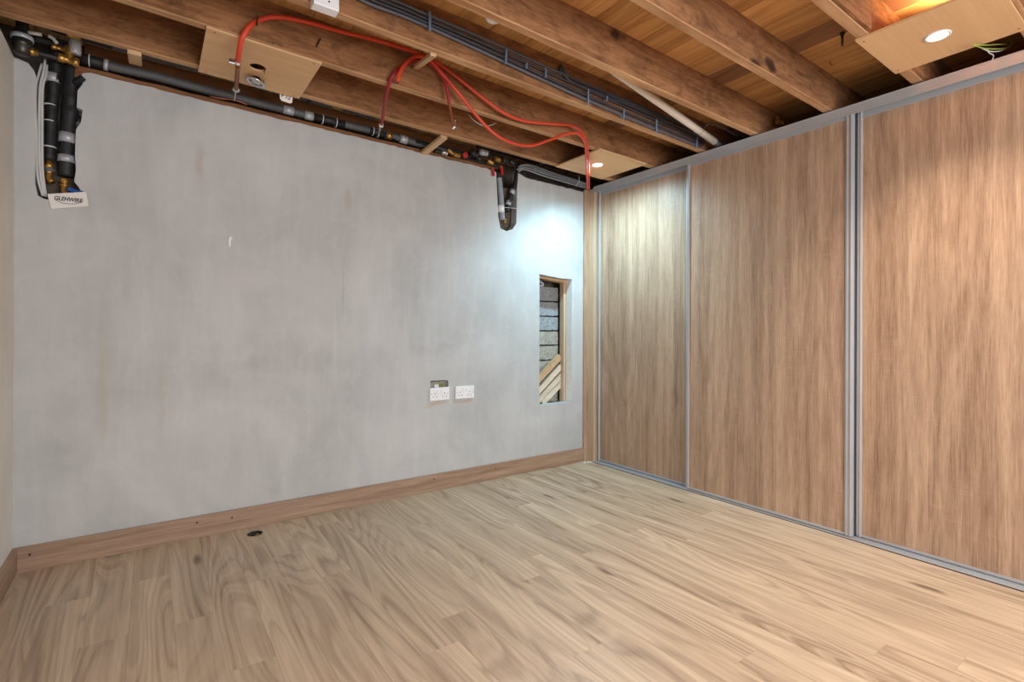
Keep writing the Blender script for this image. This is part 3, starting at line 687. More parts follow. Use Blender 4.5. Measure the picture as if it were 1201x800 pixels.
# handwritten card
c0 = Vector((-0.3764, 3.0930, 1.6835)); c1 = Vector((-0.2417, 3.0930, 1.7145)); c2 = Vector((-0.2324, 3.0930, 1.6484)); c3 = Vector((-0.3633, 3.0930, 1.6181))
CARD = thing('note_card', c3, 'small white card with handwriting stuck below the left chase', 'card')
bm = NB(); f = [bm.verts.new(v) for v in (c0, c1, c2, c3)]; g = [bm.verts.new(v + Vector((0, 0.002, 0))) for v in (c0, c1, c2, c3)]
bm.faces.new(f); bm.faces.new(g[::-1])
for k in range(4): bm.faces.new((f[k], f[(k + 1) % 4], g[(k + 1) % 4], g[k]))
obj('card', bm, M['paper'], CARD)
def text_mesh(name, body, size, loc, rot, mat, parent, sx=1.0, shear=0.0, bold=0.0):
    cu = bpy.data.curves.new(name, 'FONT'); cu.body = body; cu.size = size; cu.align_x = 'CENTER'; cu.align_y = 'CENTER'; cu.extrude = 0.0003; cu.shear = shear; cu.offset = bold
    tmp = bpy.data.objects.new(name, cu); C.objects.link(tmp)
    bpy.context.view_layer.update()
    me = bpy.data.meshes.new_from_object(tmp.evaluated_get(bpy.context.evaluated_depsgraph_get()))
    bpy.data.objects.remove(tmp)
    me.materials.clear(); me.materials.append(mat)
    o = bpy.data.objects.new(name, me); C.objects.link(o)
    o.parent = parent; o.location = Vector(loc) - ORIGIN[parent.name]; o.rotation_euler = rot; o.scale = (sx, 1, 1)
    return o
cc = (c0 + c1 + c2 + c3) / 4
text_mesh('handwriting', 'GLEHWIRE', 0.026, (cc.x - 0.002, cc.y - 0.0008, cc.z + 0.003), (R(90), 0, R(0)), M['ink'], CARD, 0.78, 0.25, 0.0006)
bm = NB(); tube(bm, [(cc.x - 0.045, cc.y - 0.001, cc.z - 0.006), (cc.x - 0.02, cc.y - 0.001, cc.z - 0.016), (cc.x + 0.02, cc.y - 0.001, cc.z - 0.014), (cc.x + 0.052, cc.y - 0.001, cc.z + 0.004)], 0.0011, 5)
obj('blue_underline', bm, M['blueink'], CARD)

# ---- right chase and its cluster
pA([(2.0843, 3.1250, 2.2604), (2.0998, 3.1250, 2.1566), (2.1156, 3.1250, 2.0021), (2.1237, 3.1250, 1.8899)], 0.021, M['palepipe'], 'chase_pipe', 'pale grey lagged pipe on the left in the right chase',
   (((2.1080, 3.1250, 1.9947), (2.1120, 3.1250, 1.9450), 0.006, M['whitepl'], 'white_coupling'), ((2.0858, 3.1250, 2.2544), (2.0921, 3.1250, 2.1929), 0.003, M['lag'], 'black_sleeve')))
pA([(2.2777, 3.1250, 2.3348), (2.2465, 3.1250, 2.2006), (2.1922, 3.1250, 2.0577), (2.1617, 3.1250, 1.9581)], 0.020, M['lag'], 'chase_pipe', 'black lagged pipe slanting down on the right in the right chase',
   (((2.2192, 3.1250, 2.1257), (2.2077, 3.1250, 2.0919), 0.002, M['tape'], 'tape_band'), ((2.1845, 3.1250, 2.0375), (2.1738, 3.1250, 2.0042), 0.002, M['tape'], 'tape_band')))
p = (2.1501, 3.1300, 1.8688); fitting('brass_valve', p, (0, 0, 1), [(r * 0.9, z * 0.7) for r, z in hexp], 'small brass valve at the foot of the right chase')
bm = NB(); tube(bm, [(2.1055, 3.1100, 1.9789), (2.2365, 3.0990, 1.9858)], 0.002, 6); o = obj('white_tie', bm, M['tie']); tag(o, 'thin white tie across the right chase', 'cable tie')
for px, lab, hz in (((2.0101, 3.0800, 2.2352), 'left of the two red valve levers hanging at the top of the right chase', -0.05), ((2.0772, 3.0700, 2.2574), 'right of the two red valve levers hanging at the top of the right chase', -0.055)):
    t = thing('valve_lever', px, lab, 'valve lever', 'red levers at the right chase')
    bm = NB(); beam(bm, px, (px[0] + 0.004, px[1] - 0.004, px[2] + hz), 0.007, 0.016, up=(1, 0, 0), bev=0.002); obj('lever', bm, M['red'], t)
    bm = NB(); cyl(bm, (px[0], px[1], px[2]), (px[0], px[1] + 0.03, px[2] + 0.004), 0.010, 10); obj('spindle', bm, M['brass'], t)
p = (1.7668, 3.0500, 2.2761)
t = thing('handwheel_valve', p, 'round red valve handwheel left of the right chase', 'valve')
bm = NB()
bmesh.ops.create_uvsphere(bm, u_segments=12, v_segments=8, radius=0.008, matrix=Matrix.Translation(p))
q = Vector((0.25, -1, -0.35)).to_track_quat('Z', 'Y')
pr = [(0.017 + 0.004 * math.cos(a), 0.004 * math.sin(a)) for a in [2 * math.pi * k / 8 for k in range(9)]]
lathe(bm, pr, p, (0.25, -1, -0.35), 18)
for k in range(3):
    d = q @ Vector((math.cos(k * 2.09), math.sin(k * 2.09), 0)); cyl(bm, p, Vector(p) + d * 0.017, 0.0028, 6)
obj('wheel', bm, M['red'], t, True)
bm = NB(); cyl(bm, p, (p[0], p[1] + 0.05, p[2] + 0.01), 0.008, 10); obj('spindle', bm, M['brass'], t)
random.seed(11)
clus = [(505, 172, 'brass'), (513, 178, 'steel'), (521, 181, 'chrome'), (528, 178, 'brass'), (535, 183, 'brass'), (556, 179, 'lag'), (562, 184, 'steel'), (566, 180, 'tape'), (575, 190, 'brass'), (582, 186, 'brass'), (590, 188, 'lag'), (598, 192, 'steel')]
cpts = {505: (1.5173, 3.0800, 2.2853), 513: (1.5676, 3.0800, 2.2730), 521: (1.6134, 3.0700, 2.2681), 528: (1.6695, 3.0900, 2.2909), 535: (1.7158, 3.0900, 2.2770), 556: (1.8348, 3.0500, 2.3016), 562: (1.8827, 3.0600, 2.2782), 566: (1.8926, 3.0200, 2.3108), 575: (1.9751, 3.0600, 2.2721), 582: (2.0266, 3.0500, 2.2977), 590: (2.1001, 3.0600, 2.3086), 598: (2.1678, 3.0700, 2.3119)}
desc = {505: 'brass joint just right of the diagonal batten', 513: 'dull steel collar right of the diagonal batten', 521: 'shiny metal clip between the diagonal batten and the red handwheel',
        528: 'upper brass joint left of the red handwheel', 535: 'brass joint touching the red handwheel on its left', 556: 'black lagged joint right of the red handwheel',
        562: 'steel clamp under the taped joint right of the red handwheel', 566: 'joint wrapped in silver tape above the right chase', 575: 'brass joint above the left red lever',
        582: 'brass joint above the right red lever', 590: 'black joint above the right chase', 598: 'steel collar above the right edge of the right chase'}
for px, py, m in clus:
    q = cpts[px]; r = random.uniform(0.013, 0.019); ln = random.uniform(0.03, 0.05)
    if m in ('tape', 'lag'): r = 0.022; ln = 0.06
    ax = Vector((1, random.uniform(-0.4, 0.4), random.uniform(-0.5, 0.3)))
    t = thing('pipe_joint', q, desc[px], 'pipe fitting')
    bm = NB(); lathe(bm, [(0.0005, -ln / 2), (r * 0.8, -ln / 2), (r * 0.8, -ln * 0.3), (r, -ln * 0.28), (r, ln * 0.1), (r * 0.75, ln * 0.12), (r * 0.75, ln * 0.3), (r * 0.95, ln * 0.32), (r * 0.95, ln / 2), (0.0005, ln / 2)], q, ax, 8 if m == 'brass' else 14)
    obj('body', bm, M[m], t, m != 'brass')
    bm = NB(); cyl(bm, q, Vector(q) + Vector((0, 0.05, 0.012)), r * 0.55, 10); obj('branch', bm, M[m], t, True)
for pts, r, m, lab in (([(1.9173, 3.1400, 2.3557), (2.3780, 3.1400, 2.3382), (3.0373, 3.1400, 2.3326)], 0.017, 'lag', 'black pipe in the gap right of the right chase'),
                       ([(1.9660, 3.2200, 2.4321), (2.4383, 3.2200, 2.4241), (3.1144, 3.2200, 2.4162)], 0.017, 'lag', 'upper black pipe in the gap right of the right chase')):
    t = thing('dark_pipe', pts[0], lab, 'pipe')
    bm = NB(); tube(bm, pts, r, 12, 4); obj('pipe_run', bm, M[m], t, True)
    a = lerp(pts[1], pts[2], 0.15); b = lerp(pts[1], pts[2], 0.24); bm = NB(); tube(bm, [a, b], r + 0.002, 12, 2); obj('tape_band', bm, M['greypipe'], t, True)
labs = ['lowest', 'second lowest', 'second highest', 'highest']
for k, pts in enumerate(([(2.2445, 3.0900, 2.2620), (2.3005, 3.0800, 2.2825), (2.5024, 3.0850, 2.2681), (2.9408, 3.0900, 2.2481)], [(2.2288, 3.0900, 2.2719), (2.3165, 3.0800, 2.2983), (2.5193, 3.0850, 2.2843), (2.9407, 3.0900, 2.2622)],
                         [(2.2517, 3.1000, 2.2978), (2.3401, 3.0900, 2.3182), (2.5405, 3.0900, 2.2993), (2.9407, 3.0900, 2.2763)], [(2.2674, 3.1000, 2.3135), (2.3563, 3.0900, 2.3309), (2.5618, 3.0950, 2.3144), (2.9406, 3.0900, 2.2868)])):
    bm = NB(); tube(bm, pts, 0.0052, 8); o = obj('grey_cable', bm, M['palepipe'], None, True, base=pts[0])
    tag(o, labs[k] + ' of the four grey cables along the wall top right of the right chase', 'cable', 'grey cables beside the corner')
bm = NB()
p = (2.5795, 3.0950, 2.2306); box(bm, p[0] - .06, p[0] + .03, p[1] - .008, p[1], p[2] - 0.006, p[2] + 0.004)
o = obj('metal_strip', bm, M['steel']); tag(o, 'dark metal strip under the grey cables near the corner', 'strip')
bm = NB(); q = (2.8273, 3.0600, 2.2849)
tube(bm, [(2.8271, 3.0600, 2.3331), (2.8273, 3.0600, 2.2780), (2.7996, 3.0700, 2.2413)], 0.0022, 6); o = obj('tie_tail', bm, M['tie']); tag(o, 'white tie tail sticking up by the corner post', 'cable tie')

# short battens from the first joist back to the wall
a = (1.4760, 3.0900, 2.2429); b = (1.4922, 2.8400, 2.2742)
bm = NB(); beam(bm, (a[0], 3.11, a[2] + 0.0), (b[0], 2.84, jb(b[0]) - 0.008), 0.045, 0.018)
o = obj('short_batten', bm, M['batten']); tag(o, 'short slanting batten from the joist to the wall, below the crimson hose', 'batten')
a = (-0.0574, 3.0600, 2.3565); b = (-0.0624, 2.8300, 2.3220)
bm = NB(); beam(bm, (a[0], 3.06, a[2]), (b[0] + 0.005, 2.83, jb(b[0]) - 0.010), 0.05, 0.018)
o = obj('short_batten', bm, M['batten']); tag(o, 'short pale batten under the nearest joist, right of the left chase', 'batten')
a = (1.0150, 2.0300, 2.2843); b = (1.0976, 2.3950, 2.4051)
bm = NB(); beam(bm, (a[0], 2.035, jb(a[0]) - 0.008), (b[0], 2.40, b[2]), 0.026, 0.014)
o = obj('hose_cleat', bm, M['batten']); tag(o, 'small wooden cleat holding the bunched hoses against the joist', 'cleat')

# ------------------------------------------------------------------ plywood squares with downlights
def ply(x0, x1, y0, y1, hole, hr, label):
    xc, yc = (x0 + x1) / 2, (y0 + y1) / 2
    zc = jb(xc) - 0.011
    bm = NB()
    outer = [(x0 - xc, y0 - yc), (x1 - xc, y0 - yc), (x1 - xc, y1 - yc), (x0 - xc, y1 - yc)]
    plate(bm, outer, [circle(hole[0] - xc, hole[1] - yc, hr)], lambda u, v, d: (u, v, d), 0.009)
    o = obj('plywood_square', bm, M['ply']); o.location = (xc, yc, zc); o.rotation_euler = (0, math.atan(SL), 0)
    tag(o, label, 'plywood panel', 'plywood squares under the joists')
    for sx, sy in ((-1, -1), (1, -1), (1, 1), (-1, 1)):
        bm = NB(); lathe(bm, [(0.0005, -0.0008), (0.003, -0.0008), (0.004, 0.0002)], (sx * ((x1 - x0) / 2 - 0.03), sy * ((y1 - y0) / 2 - 0.02), 0), (0, 0, 1), 8)
        s = obj('screw', bm, M['steel']); s.parent = o
    return zc
def downlight(x, y, z, lens, label, power, col, angle, tilt=None, lit=True):
    t = thing('downlight', (x, y, z), label, 'downlight')
    bm = NB(); lathe(bm, [(0.030, 0.012), (0.031, -0.001), (0.038, -0.004), (0.042, -0.003), (0.043, 0.0), (0.043, 0.001), (0.030, 0.012)], (x, y, z), sides=32)
    obj('trim_ring', bm, M['whitepl'], t, True)
    bm = NB(); lathe(bm, [(0.0005, 0.003), (0.0305, 0.003), (0.0305, 0.007), (0.0005, 0.007)], (x, y, z), sides=32)
    obj('lens', bm, lens, t, True)
    bm = NB(); lathe(bm, [(0.0295, 0.008), (0.0295, 0.05), (0.024, 0.075), (0.0005, 0.078)], (x, y, z), sides=20)
    obj('can', bm, M['steel'], t, True)
    spot('lamp_light', (0, 0, -0.010), power, col, angle, 1.0, 0.03, parent=t)
    return t
z1 = ply(2.388, 2.853, 2.390, 2.832, (2.590, 2.612), 0.036, 'plywood square with a lit cool white downlight, close to the room corner')
downlight(2.590, 2.612, z1, M['lamp_cool'], 'cool white lit downlight glowing near the room corner', 76, COOL, 166)
z2 = ply(2.338, 2.766, 0.462, 0.892, (2.552, 0.682), 0.036, 'plywood square with a lit warm downlight, at the top right')
downlight(2.552, 0.682, z2, M['lamp_warm'], 'warm white lit downlight at the top right', 48, WARM, 112)
# glow that spills up from the back of the warm fitting into the joist bay
spot('lamp_back_glow', (2.60, 0.640, z2 + 0.10), 8, (1.0, 0.62, 0.32), 150, 0.5, 0.02, rot=(R(180 - 8), R(-20), 0))
z3 = ply(0.186, 0.640, 2.412, 2.848, ((0.4075, 2.6296, 2.2900)[0], (0.4075, 2.6296, 2.2900)[1]), 0.036, 'plywood square with an empty round hole and a dangling fitting, at the left')
# dangling fitting
h = (0.4058, 2.6187, 2.2850); q = (0.4154, 2.7400, 2.2701)
t = thing('dangling_downlight', q, 'unlit chrome downlight dangling by its wires below the hole in the left plywood square', 'downlight')
ax = (0.25, -0.05, 1)
bm = NB(); lathe(bm, [(0.030, 0.002), (0.034, -0.004), (0.044, -0.003), (0.047, 0.001), (0.044, 0.005), (0.034, 0.006), (0.030, 0.002)], q, ax, 28); obj('trim_ring', bm, M['chrome'], t, True)
bm = NB(); lathe(bm, [(0.0005, 0.004), (0.031, 0.004), (0.030, 0.012), (0.020, 0.026), (0.012, 0.034), (0.0005, 0.036)], q, ax, 22); obj('lamp_body', bm, M['steel'], t, True)
bm = NB(); lathe(bm, [(0.0005, 0.002), (0.026, 0.002), (0.026, -0.001), (0.0005, -0.001)], q, ax, 22); obj('glass', bm, M['chrome'], t, True)
bm = NB(); tube(bm, [(q[0] - 0.028, q[1], q[2] + 0.01), (q[0] - 0.035, q[1], q[2] + 0.035), (h[0] - 0.03, h[1], h[2] + 0.02), (h[0] - 0.01, h[1], h[2] + 0.06)], 0.0032, 7); obj('earth_wire', bm, M['earth'], t, True)
bm = NB(); tube(bm, [(q[0] + 0.01, q[1], q[2] + 0.03), (q[0] + 0.0, q[1], q[2] + 0.05), (h[0], h[1], h[2] + 0.06)], 0.011, 8); obj('lamp_flex', bm, M['lag'], t, True)
bm = NB(); tube(bm, [(q[0] + 0.038, q[1], q[2] + 0.01), (q[0] + 0.036, q[1], q[2] + 0.03), (h[0] + 0.03, h[1], h[2] + 0.01), (h[0] + 0.01, h[1], h[2] + 0.05)], 0.0018, 6); obj('retaining_wire', bm, M['steel'], t, True)
# tag F 12
p = (0.5826, 2.8600, 2.2843)
t = thing('pipe_tag', p, 'small white tag lettered F 12 at the edge of the left plywood square', 'tag')
bm = NB(); q0, q1, q2, q3 = [Vector(v) for v in ((0.5475, 2.8600, 2.3059), (0.6119, 2.8600, 2.3055), (0.6078, 2.8600, 2.2596), (0.5497, 2.8600, 2.2645))]
f = [bm.verts.new(v) for v in (q0, q1, q2, q3)]; g = [bm.verts.new(v + Vector((0, 0.002, 0))) for v in (q0, q1, q2, q3)]
bm.faces.new(f); bm.faces.new(g[::-1])
for k in range(4): bm.faces.new((f[k], f[(k + 1) % 4], g[(k + 1) % 4], g[k]))
bmesh.ops.bevel(bm, geom=[e for e in bm.edges if abs((e.verts[0].co - e.verts[1].co).normalized().y) > 0.9], offset=0.006, segments=3, affect='EDGES')
obj('card', bm, M['paper'], t)
c = (q0 + q1 + q2 + q3) / 4
text_mesh('lettering', 'F 12', 0.030, (c.x - 0.002, c.y - 0.001, c.z + 0.006), (R(90), R(8), 0), M['ink'], t, 0.85, 0.1, 0.0006)

# unseen downlights added behind the camera to light the near half of the room
for x, y, pw, wh in ((2.35, -0.95, 42, 'nearest the wardrobe doors'), (0.75, -0.6, 20, 'on the left side of the room'), (1.25, 0.35, 36, 'almost overhead')):
    zc = dz(x) - 0.006
    downlight(x, y, zc, M['lamp_warm'], 'added unseen downlight behind the viewer, %s' % wh, pw, (1.0, 0.95, 0.89), 150)

# ------------------------------------------------------------------ hoses, copper, clips
def hose(name, pts, r, mat, label, cat='hose', ends=None):
    t = thing(name, pts[0], label, cat)
    bm = NB(); tube(bm, pts, r, 12, 7, rf=(lambda q: r * (1.0 - 0.34 * q)) if mat is M['orange'] else None); obj('hose_run', bm, mat, t, True)
    return t
t = hose('orange_hose', [(0.3103, 2.5000, 2.2350), (0.3062, 2.4300, 2.2508), (0.3114, 2.3850, 2.2857), (0.3353, 2.3750, 2.3352), (0.3722, 2.3850, 2.3815), (0.4453, 2.3850, 2.4220), (0.5667, 2.3800, 2.4402), (0.7166, 2.3800, 2.4496), (0.8784, 2.3800, 2.4638), (1.0064, 2.3750, 2.4660), (1.0951, 2.3700, 2.4624), (1.1996, 2.3700, 2.4515), (1.3401, 2.3700, 2.3997), (1.4700, 2.3650, 2.3421), (1.6070, 2.3600, 2.2911), (1.7554, 2.3600, 2.2790), (1.9702, 2.3500, 2.3092), (2.1157, 2.3450, 2.3287), (2.1965, 2.3400, 2.2930), (2.3095, 2.4200, 2.2492), (2.4924, 2.6000, 2.2199), (2.7274, 2.8400, 2.2159), (2.8545, 2.9700, 2.2004)],
         0.0105, M['orange'], 'long orange hose looping along the joist from the copper tail to the room corner')
p = (0.3103, 2.5000, 2.2350)
bm = NB(); lathe(bm, [(0.0115, -0.012), (0.014, -0.012), (0.014, 0.012), (0.0115, 0.012)], p, (0, -0.5, 1), 16); box(bm, p[0] - 0.034, p[0] - 0.010, p[1] - 0.006, p[1] + 0.006, p[2] - 0.012, p[2] + 0.006, 0.001)
obj('jubilee_clip', bm, M['chrome'], t)
t = thing('copper_tail', (0.3479, 2.8600, 2.2685), 'copper pipe tail joined to the left end of the orange hose', 'pipe')
bm = NB(); tube(bm, [(0.3128, 2.5200, 2.2331), (0.3293, 2.6800, 2.2500), (0.3479, 2.8600, 2.2685)], 0.0095, 12); obj('pipe_run', bm, M['copper'], t, True)
p = (0.3491, 2.8700, 2.2685); bm = NB(); lathe(bm, [(0.0005, -0.01), (0.012, -0.01), (0.018, -0.004), (0.018, 0.004), (0.012, 0.01), (0.0005, 0.012)], p, (0, 0.2, 1), 12); obj('chrome_fitting', bm, M['chrome'], t, True)
bm = NB(); tube(bm, [(0.3466, 2.8800, 2.2673), (0.3587, 2.9800, 2.2823), (0.3660, 3.0900, 2.2978)], 0.0025, 6); obj('wire', bm, M['tie'], t)
bm = NB(); tube(bm, [(0.2539, 3.0900, 2.2906), (0.3156, 3.0850, 2.2918), (0.3720, 3.0900, 2.3017), (0.4300, 3.0950, 2.2933)], 0.004, 6); o = obj('loose_wire', bm, M['copper'], None, True, base=(0.2539, 3.0900, 2.2906)); tag(o, 'thin bare wire lying on the timber plate below the copper tail', 'wire')
t = hose('cut_orange_hose', [(0.9767, 2.3450, 2.2778), (0.9875, 2.3450, 2.3223), (1.0182, 2.3500, 2.3793), (1.0654, 2.3550, 2.4274), (1.1114, 2.3550, 2.4460), (1.1560, 2.3500, 2.4383), (1.2286, 2.3500, 2.3862), (1.3234, 2.3400, 2.3028), (1.4220, 2.3300, 2.2120), (1.5243, 2.3200, 2.1411), (1.6377, 2.3200, 2.1169), (1.7687, 2.3200, 2.1280), (1.9212, 2.3300, 2.1982), (2.0542, 2.3300, 2.2632), (2.1352, 2.3200, 2.2783), (2.2075, 2.3400, 2.2530), (2.3459, 2.4700, 2.2149), (2.6306, 2.7600, 2.2056), (2.7977, 2.9300, 2.1824)],
         0.0100, M['orange'], 'orange hose with an open cut end, sagging lowest between the cleat and the corner')
p = Vector((0.9768, 2.3450, 2.2745)); bm = NB(); lathe(bm, [(0.0005, 0), (0.008, 0), (0.0082, 0.001)], p - Vector((0, 0, 0.001)), (0.1, 0.2, -1), 14); obj('open_end', bm, M['slot'], t)
t = hose('crimson_hose', [(1.0840, 2.8300, 2.2545), (1.0306, 2.6600, 2.2603), (0.9740, 2.4800, 2.2612), (0.9582, 2.3850, 2.2966), (0.9922, 2.3720, 2.3555), (1.0516, 2.3750, 2.4084), (1.1069, 2.3750, 2.4339), (1.1635, 2.3650, 2.4297), (1.2142, 2.3600, 2.3948), (1.2462, 2.3550, 2.3405), (1.2691, 2.3600, 2.2513)],
         0.0085, M['crimson'], 'crimson hose arching over the cleat and down on both sides')
p = (1.0853, 2.8400, 2.2531); bm = NB(); lathe(bm, [(0.0095, -0.010), (0.0125, -0.010), (0.0125, 0.010), (0.0095, 0.010)], p, (0, -0.4, 1), 12); obj('white_sleeve', bm, M['whitepl'], t, True)
bm = NB(); tube(bm, [(1.0904, 2.8600, 2.2510), (1.1169, 2.9500, 2.2606), (1.1515, 3.0700, 2.2851)], 0.005, 8); obj('tail_fitting', bm, M['chrome'], t, True)
t = thing('copper_tail', (1.3302, 2.4200, 2.1606), 'dark copper pipe tail hanging from the right end of the crimson hose', 'pipe')
bm = NB(); tube(bm, [(1.2691, 2.3600, 2.2558), (1.2981, 2.3900, 2.2111), (1.3276, 2.4200, 2.1646)], 0.0068, 10); obj('pipe_run', bm, M['copper'], t, True)
p = (1.3302, 2.4200, 2.1606); bm = NB(); lathe(bm, [(0.009, -0.006), (0.013, -0.003), (0.013, 0.003), (0.009, 0.006)], p, (0, 0.3, 1), 12); tube(bm, [(1.3380, 2.4200, 2.1670), (1.3267, 2.4000, 2.2215)], 0.0018, 5); obj('chrome_ring', bm, M['chrome'], t, True)
for a, b, lab in (((0.3668, 2.3720, 2.3947), (0.3637, 2.3720, 2.3507), 'dark staple holding the orange hose to the joist near its left bend'), ((0.6318, 2.4040, 2.4011), (0.6133, 2.4040, 2.3563), 'dark bent nail in the joist below the orange hose')):
    bm = NB(); beam(bm, a, b, 0.006, 0.006); o = obj('staple', bm, M['steel']); tag(o, lab, 'nail')
# thin pale wire seen between joists
bm = NB(); tube(bm, [(1.5224, 2.6000, 2.3427), (1.5630, 2.5800, 2.3008), (1.6279, 2.5700, 2.2876), (1.6935, 2.5500, 2.3168)], 0.002, 6); o = obj('loose_wire', bm, M['cable_white'], None, True, base=(1.5224, 2.6000, 2.3427)); tag(o, 'thin pale loose wire hanging behind the sagging orange hose', 'wire')

# ------------------------------------------------------------------ cable bundle on the third joist
YC = 1.99
rows = [([(0.6143, 1.9880, 2.3905), (0.6985, 1.9880, 2.3724), (0.8419, 1.9880, 2.3732), (0.9694, 1.9880, 2.3680), (1.2120, 1.9880, 2.3511), (1.5036, 1.9880, 2.3281), (1.9022, 1.9880, 2.2998), (2.3820, 1.9880, 2.2756), (2.8968, 1.9880, 2.2583)], 'cable'),
        ([(0.6314, 1.9900, 2.4048), (0.7199, 1.9900, 2.3917), (0.8577, 1.9900, 2.3905), (0.9703, 1.9900, 2.3839), (1.2132, 1.9900, 2.3717), (1.5050, 1.9900, 2.3501), (1.9040, 1.9900, 2.3237), (2.3843, 1.9900, 2.3018), (2.9180, 1.9900, 2.2798)], 'cable_dark'),
        ([(0.6581, 1.9900, 2.4152), (0.7409, 1.9900, 2.4064), (0.8728, 1.9900, 2.4066), (0.9743, 1.9900, 2.3998), (1.2131, 1.9900, 2.3911), (1.5154, 1.9900, 2.3741), (1.9163, 1.9900, 2.3543), (2.3993, 1.9900, 2.3304), (2.9363, 1.9900, 2.3003)], 'cable_dark'),
        ([(0.6928, 1.9920, 2.4298), (0.7701, 1.9920, 2.4288), (0.8812, 1.9920, 2.4249), (0.9792, 1.9920, 2.4208), (1.2233, 1.9920, 2.4148), (1.5273, 1.9920, 2.3994), (1.9307, 1.9920, 2.3818), (2.4168, 1.9920, 2.3606), (2.9577, 1.9920, 2.3222)], 'cable'),
        ([(1.7027, 1.9920, 2.4186), (1.7255, 1.9850, 2.3876), (1.7889, 1.9840, 2.3615), (1.8981, 1.9840, 2.3606), (2.0387, 1.9840, 2.3527), (2.2304, 1.9840, 2.3553), (2.6133, 1.9840, 2.3387), (2.9550, 1.9840, 2.3303)], 'cable_dark'),
        ([(1.7101, 1.9940, 2.4347), (1.7571, 1.9880, 2.3936), (1.8386, 1.9860, 2.3807), (1.9628, 1.9860, 2.3792), (2.1484, 1.9860, 2.3779), (2.4557, 1.9860, 2.3681), (2.9673, 1.9860, 2.3503)], 'cable_dark')]
cl = ['lowest of the long grey cables clipped along the joist', 'second lowest of the long grey cables clipped along the joist', 'third lowest of the long grey cables clipped along the joist', 'topmost of the long grey cables clipped along the joist',
      'lower of the two short dark cables that join the bundle halfway', 'upper of the two short dark cables that join the bundle halfway']
for (pts, m), lab in zip(rows, cl):
    bm = NB(); tube(bm, pts, 0.0068, 8, 5); o = obj('joist_cable', bm, M[m], None, True, base=pts[0]); tag(o, lab, 'cable', 'cables along the third joist')
cps = [((0.9668, 1.9750, 2.4260), (0.9671, 1.9750, 2.3465)), ((1.3629, 1.9750, 2.3976), (1.3584, 1.9750, 2.3242)), ((1.4832, 1.9750, 2.3662), (1.4782, 1.9750, 2.3400)), ((1.5996, 1.9750, 2.3763), (1.5998, 1.9750, 2.3299)), ((1.8866, 1.9720, 2.3483), (1.8870, 1.9720, 2.2674)), ((2.0264, 1.9720, 2.3497), (2.0265, 1.9720, 2.3265)), ((2.1611, 1.9720, 2.3142), (2.1545, 1.9720, 2.2506)), ((2.4386, 1.9720, 2.3239), (2.4390, 1.9720, 2.2384)), ((2.8372, 1.9720, 2.3116), (2.8287, 1.9720, 2.2340))]
cn = ['first', 'second', 'third', 'fourth', 'fifth', 'sixth', 'seventh', 'eighth', 'ninth']
for (a, b), nn in zip(cps, cn):
    bm = NB(); beam(bm, a, b, 0.010, 0.006, up=(0, 1, 0), bev=0.001)
    cyl(bm, lerp(a, b, 0.5), (a[0], 2.004, (a[2] + b[2]) / 2), 0.004, 8); bmesh.ops.create_uvsphere(bm, u_segments=8, v_segments=6, radius=0.006, matrix=Matrix.Translation(lerp(a, b, 0.15)))
    o = obj('cable_clip', bm, M['clip'], base=b); tag(o, nn + ' blue-grey clip from the left along the cable bundle', 'cable clip', 'clips on the cable bundle')

# white surface box on the third joist
a = (0.4892, 1.9550, 2.2709); b = (0.5820, 1.9550, 2.2732)
t = thing('surface_box', (a[0], 1.955, a[2]), 'white plastic box screwed to the joist at the top edge', 'junction box')
bm = NB(); box(bm, a[0], b[0], 1.955, 2.004, b[2] + 0.004, b[2] + 0.16, 0.003); obj('box_body', bm, M['whitepl'], t)
p = (0.5442, 1.9550, 2.3009); bm = NB(); lathe(bm, [(0.0005, -0.0015), (0.003, -0.0015), (0.0035, 0.0)], (p[0], 1.955, p[2]), (0, 1, 0), 10); obj('screw', bm, M['steel'], t)
# round cap
p = (1.1257, 1.7350, 2.3210)
bm = NB(); lathe(bm, [(0.0005, 0.0), (0.026, 0.0), (0.031, 0.004), (0.031, 0.022), (0.0005, 0.022)], (p[0], 1.722, p[2] + 0.0), (0, 0, 1), 28)
o = obj('round_cap', bm, M['whitepl'], None, True, base=(p[0], 1.722, p[2])); tag(o, 'round white plastic cap peeping out behind the joist', 'cap')

# waste pipe
a = Vector((2.9114, 1.9000, 2.2736)); b = Vector((1.6974, 1.7350, 2.3598)); d = (a - b)
t = thing('waste_pipe', a, 'white plastic waste pipe sloping down to the wardrobe top', 'pipe')
bm = NB(); tube(bm, [b - d * 0.25, b, a], 0.0205, 20, 4); obj('pipe_run', bm, M['pvc'], t, True)
bm = NB(); cyl(bm, a - d * 0.02, a + d * 0.14, 0.0165, 20); obj('pipe_tail', bm, M['cable_dark'], t, True)
q = a - d * 0.16; bm = NB(); lathe(bm, [(0.0203, -0.0008), (0.0211, -0.0008), (0.0211, 0.0008), (0.0203, 0.0008)], q, d.normalized(), 20); obj('cut_line', bm, M['steel'], t, True)
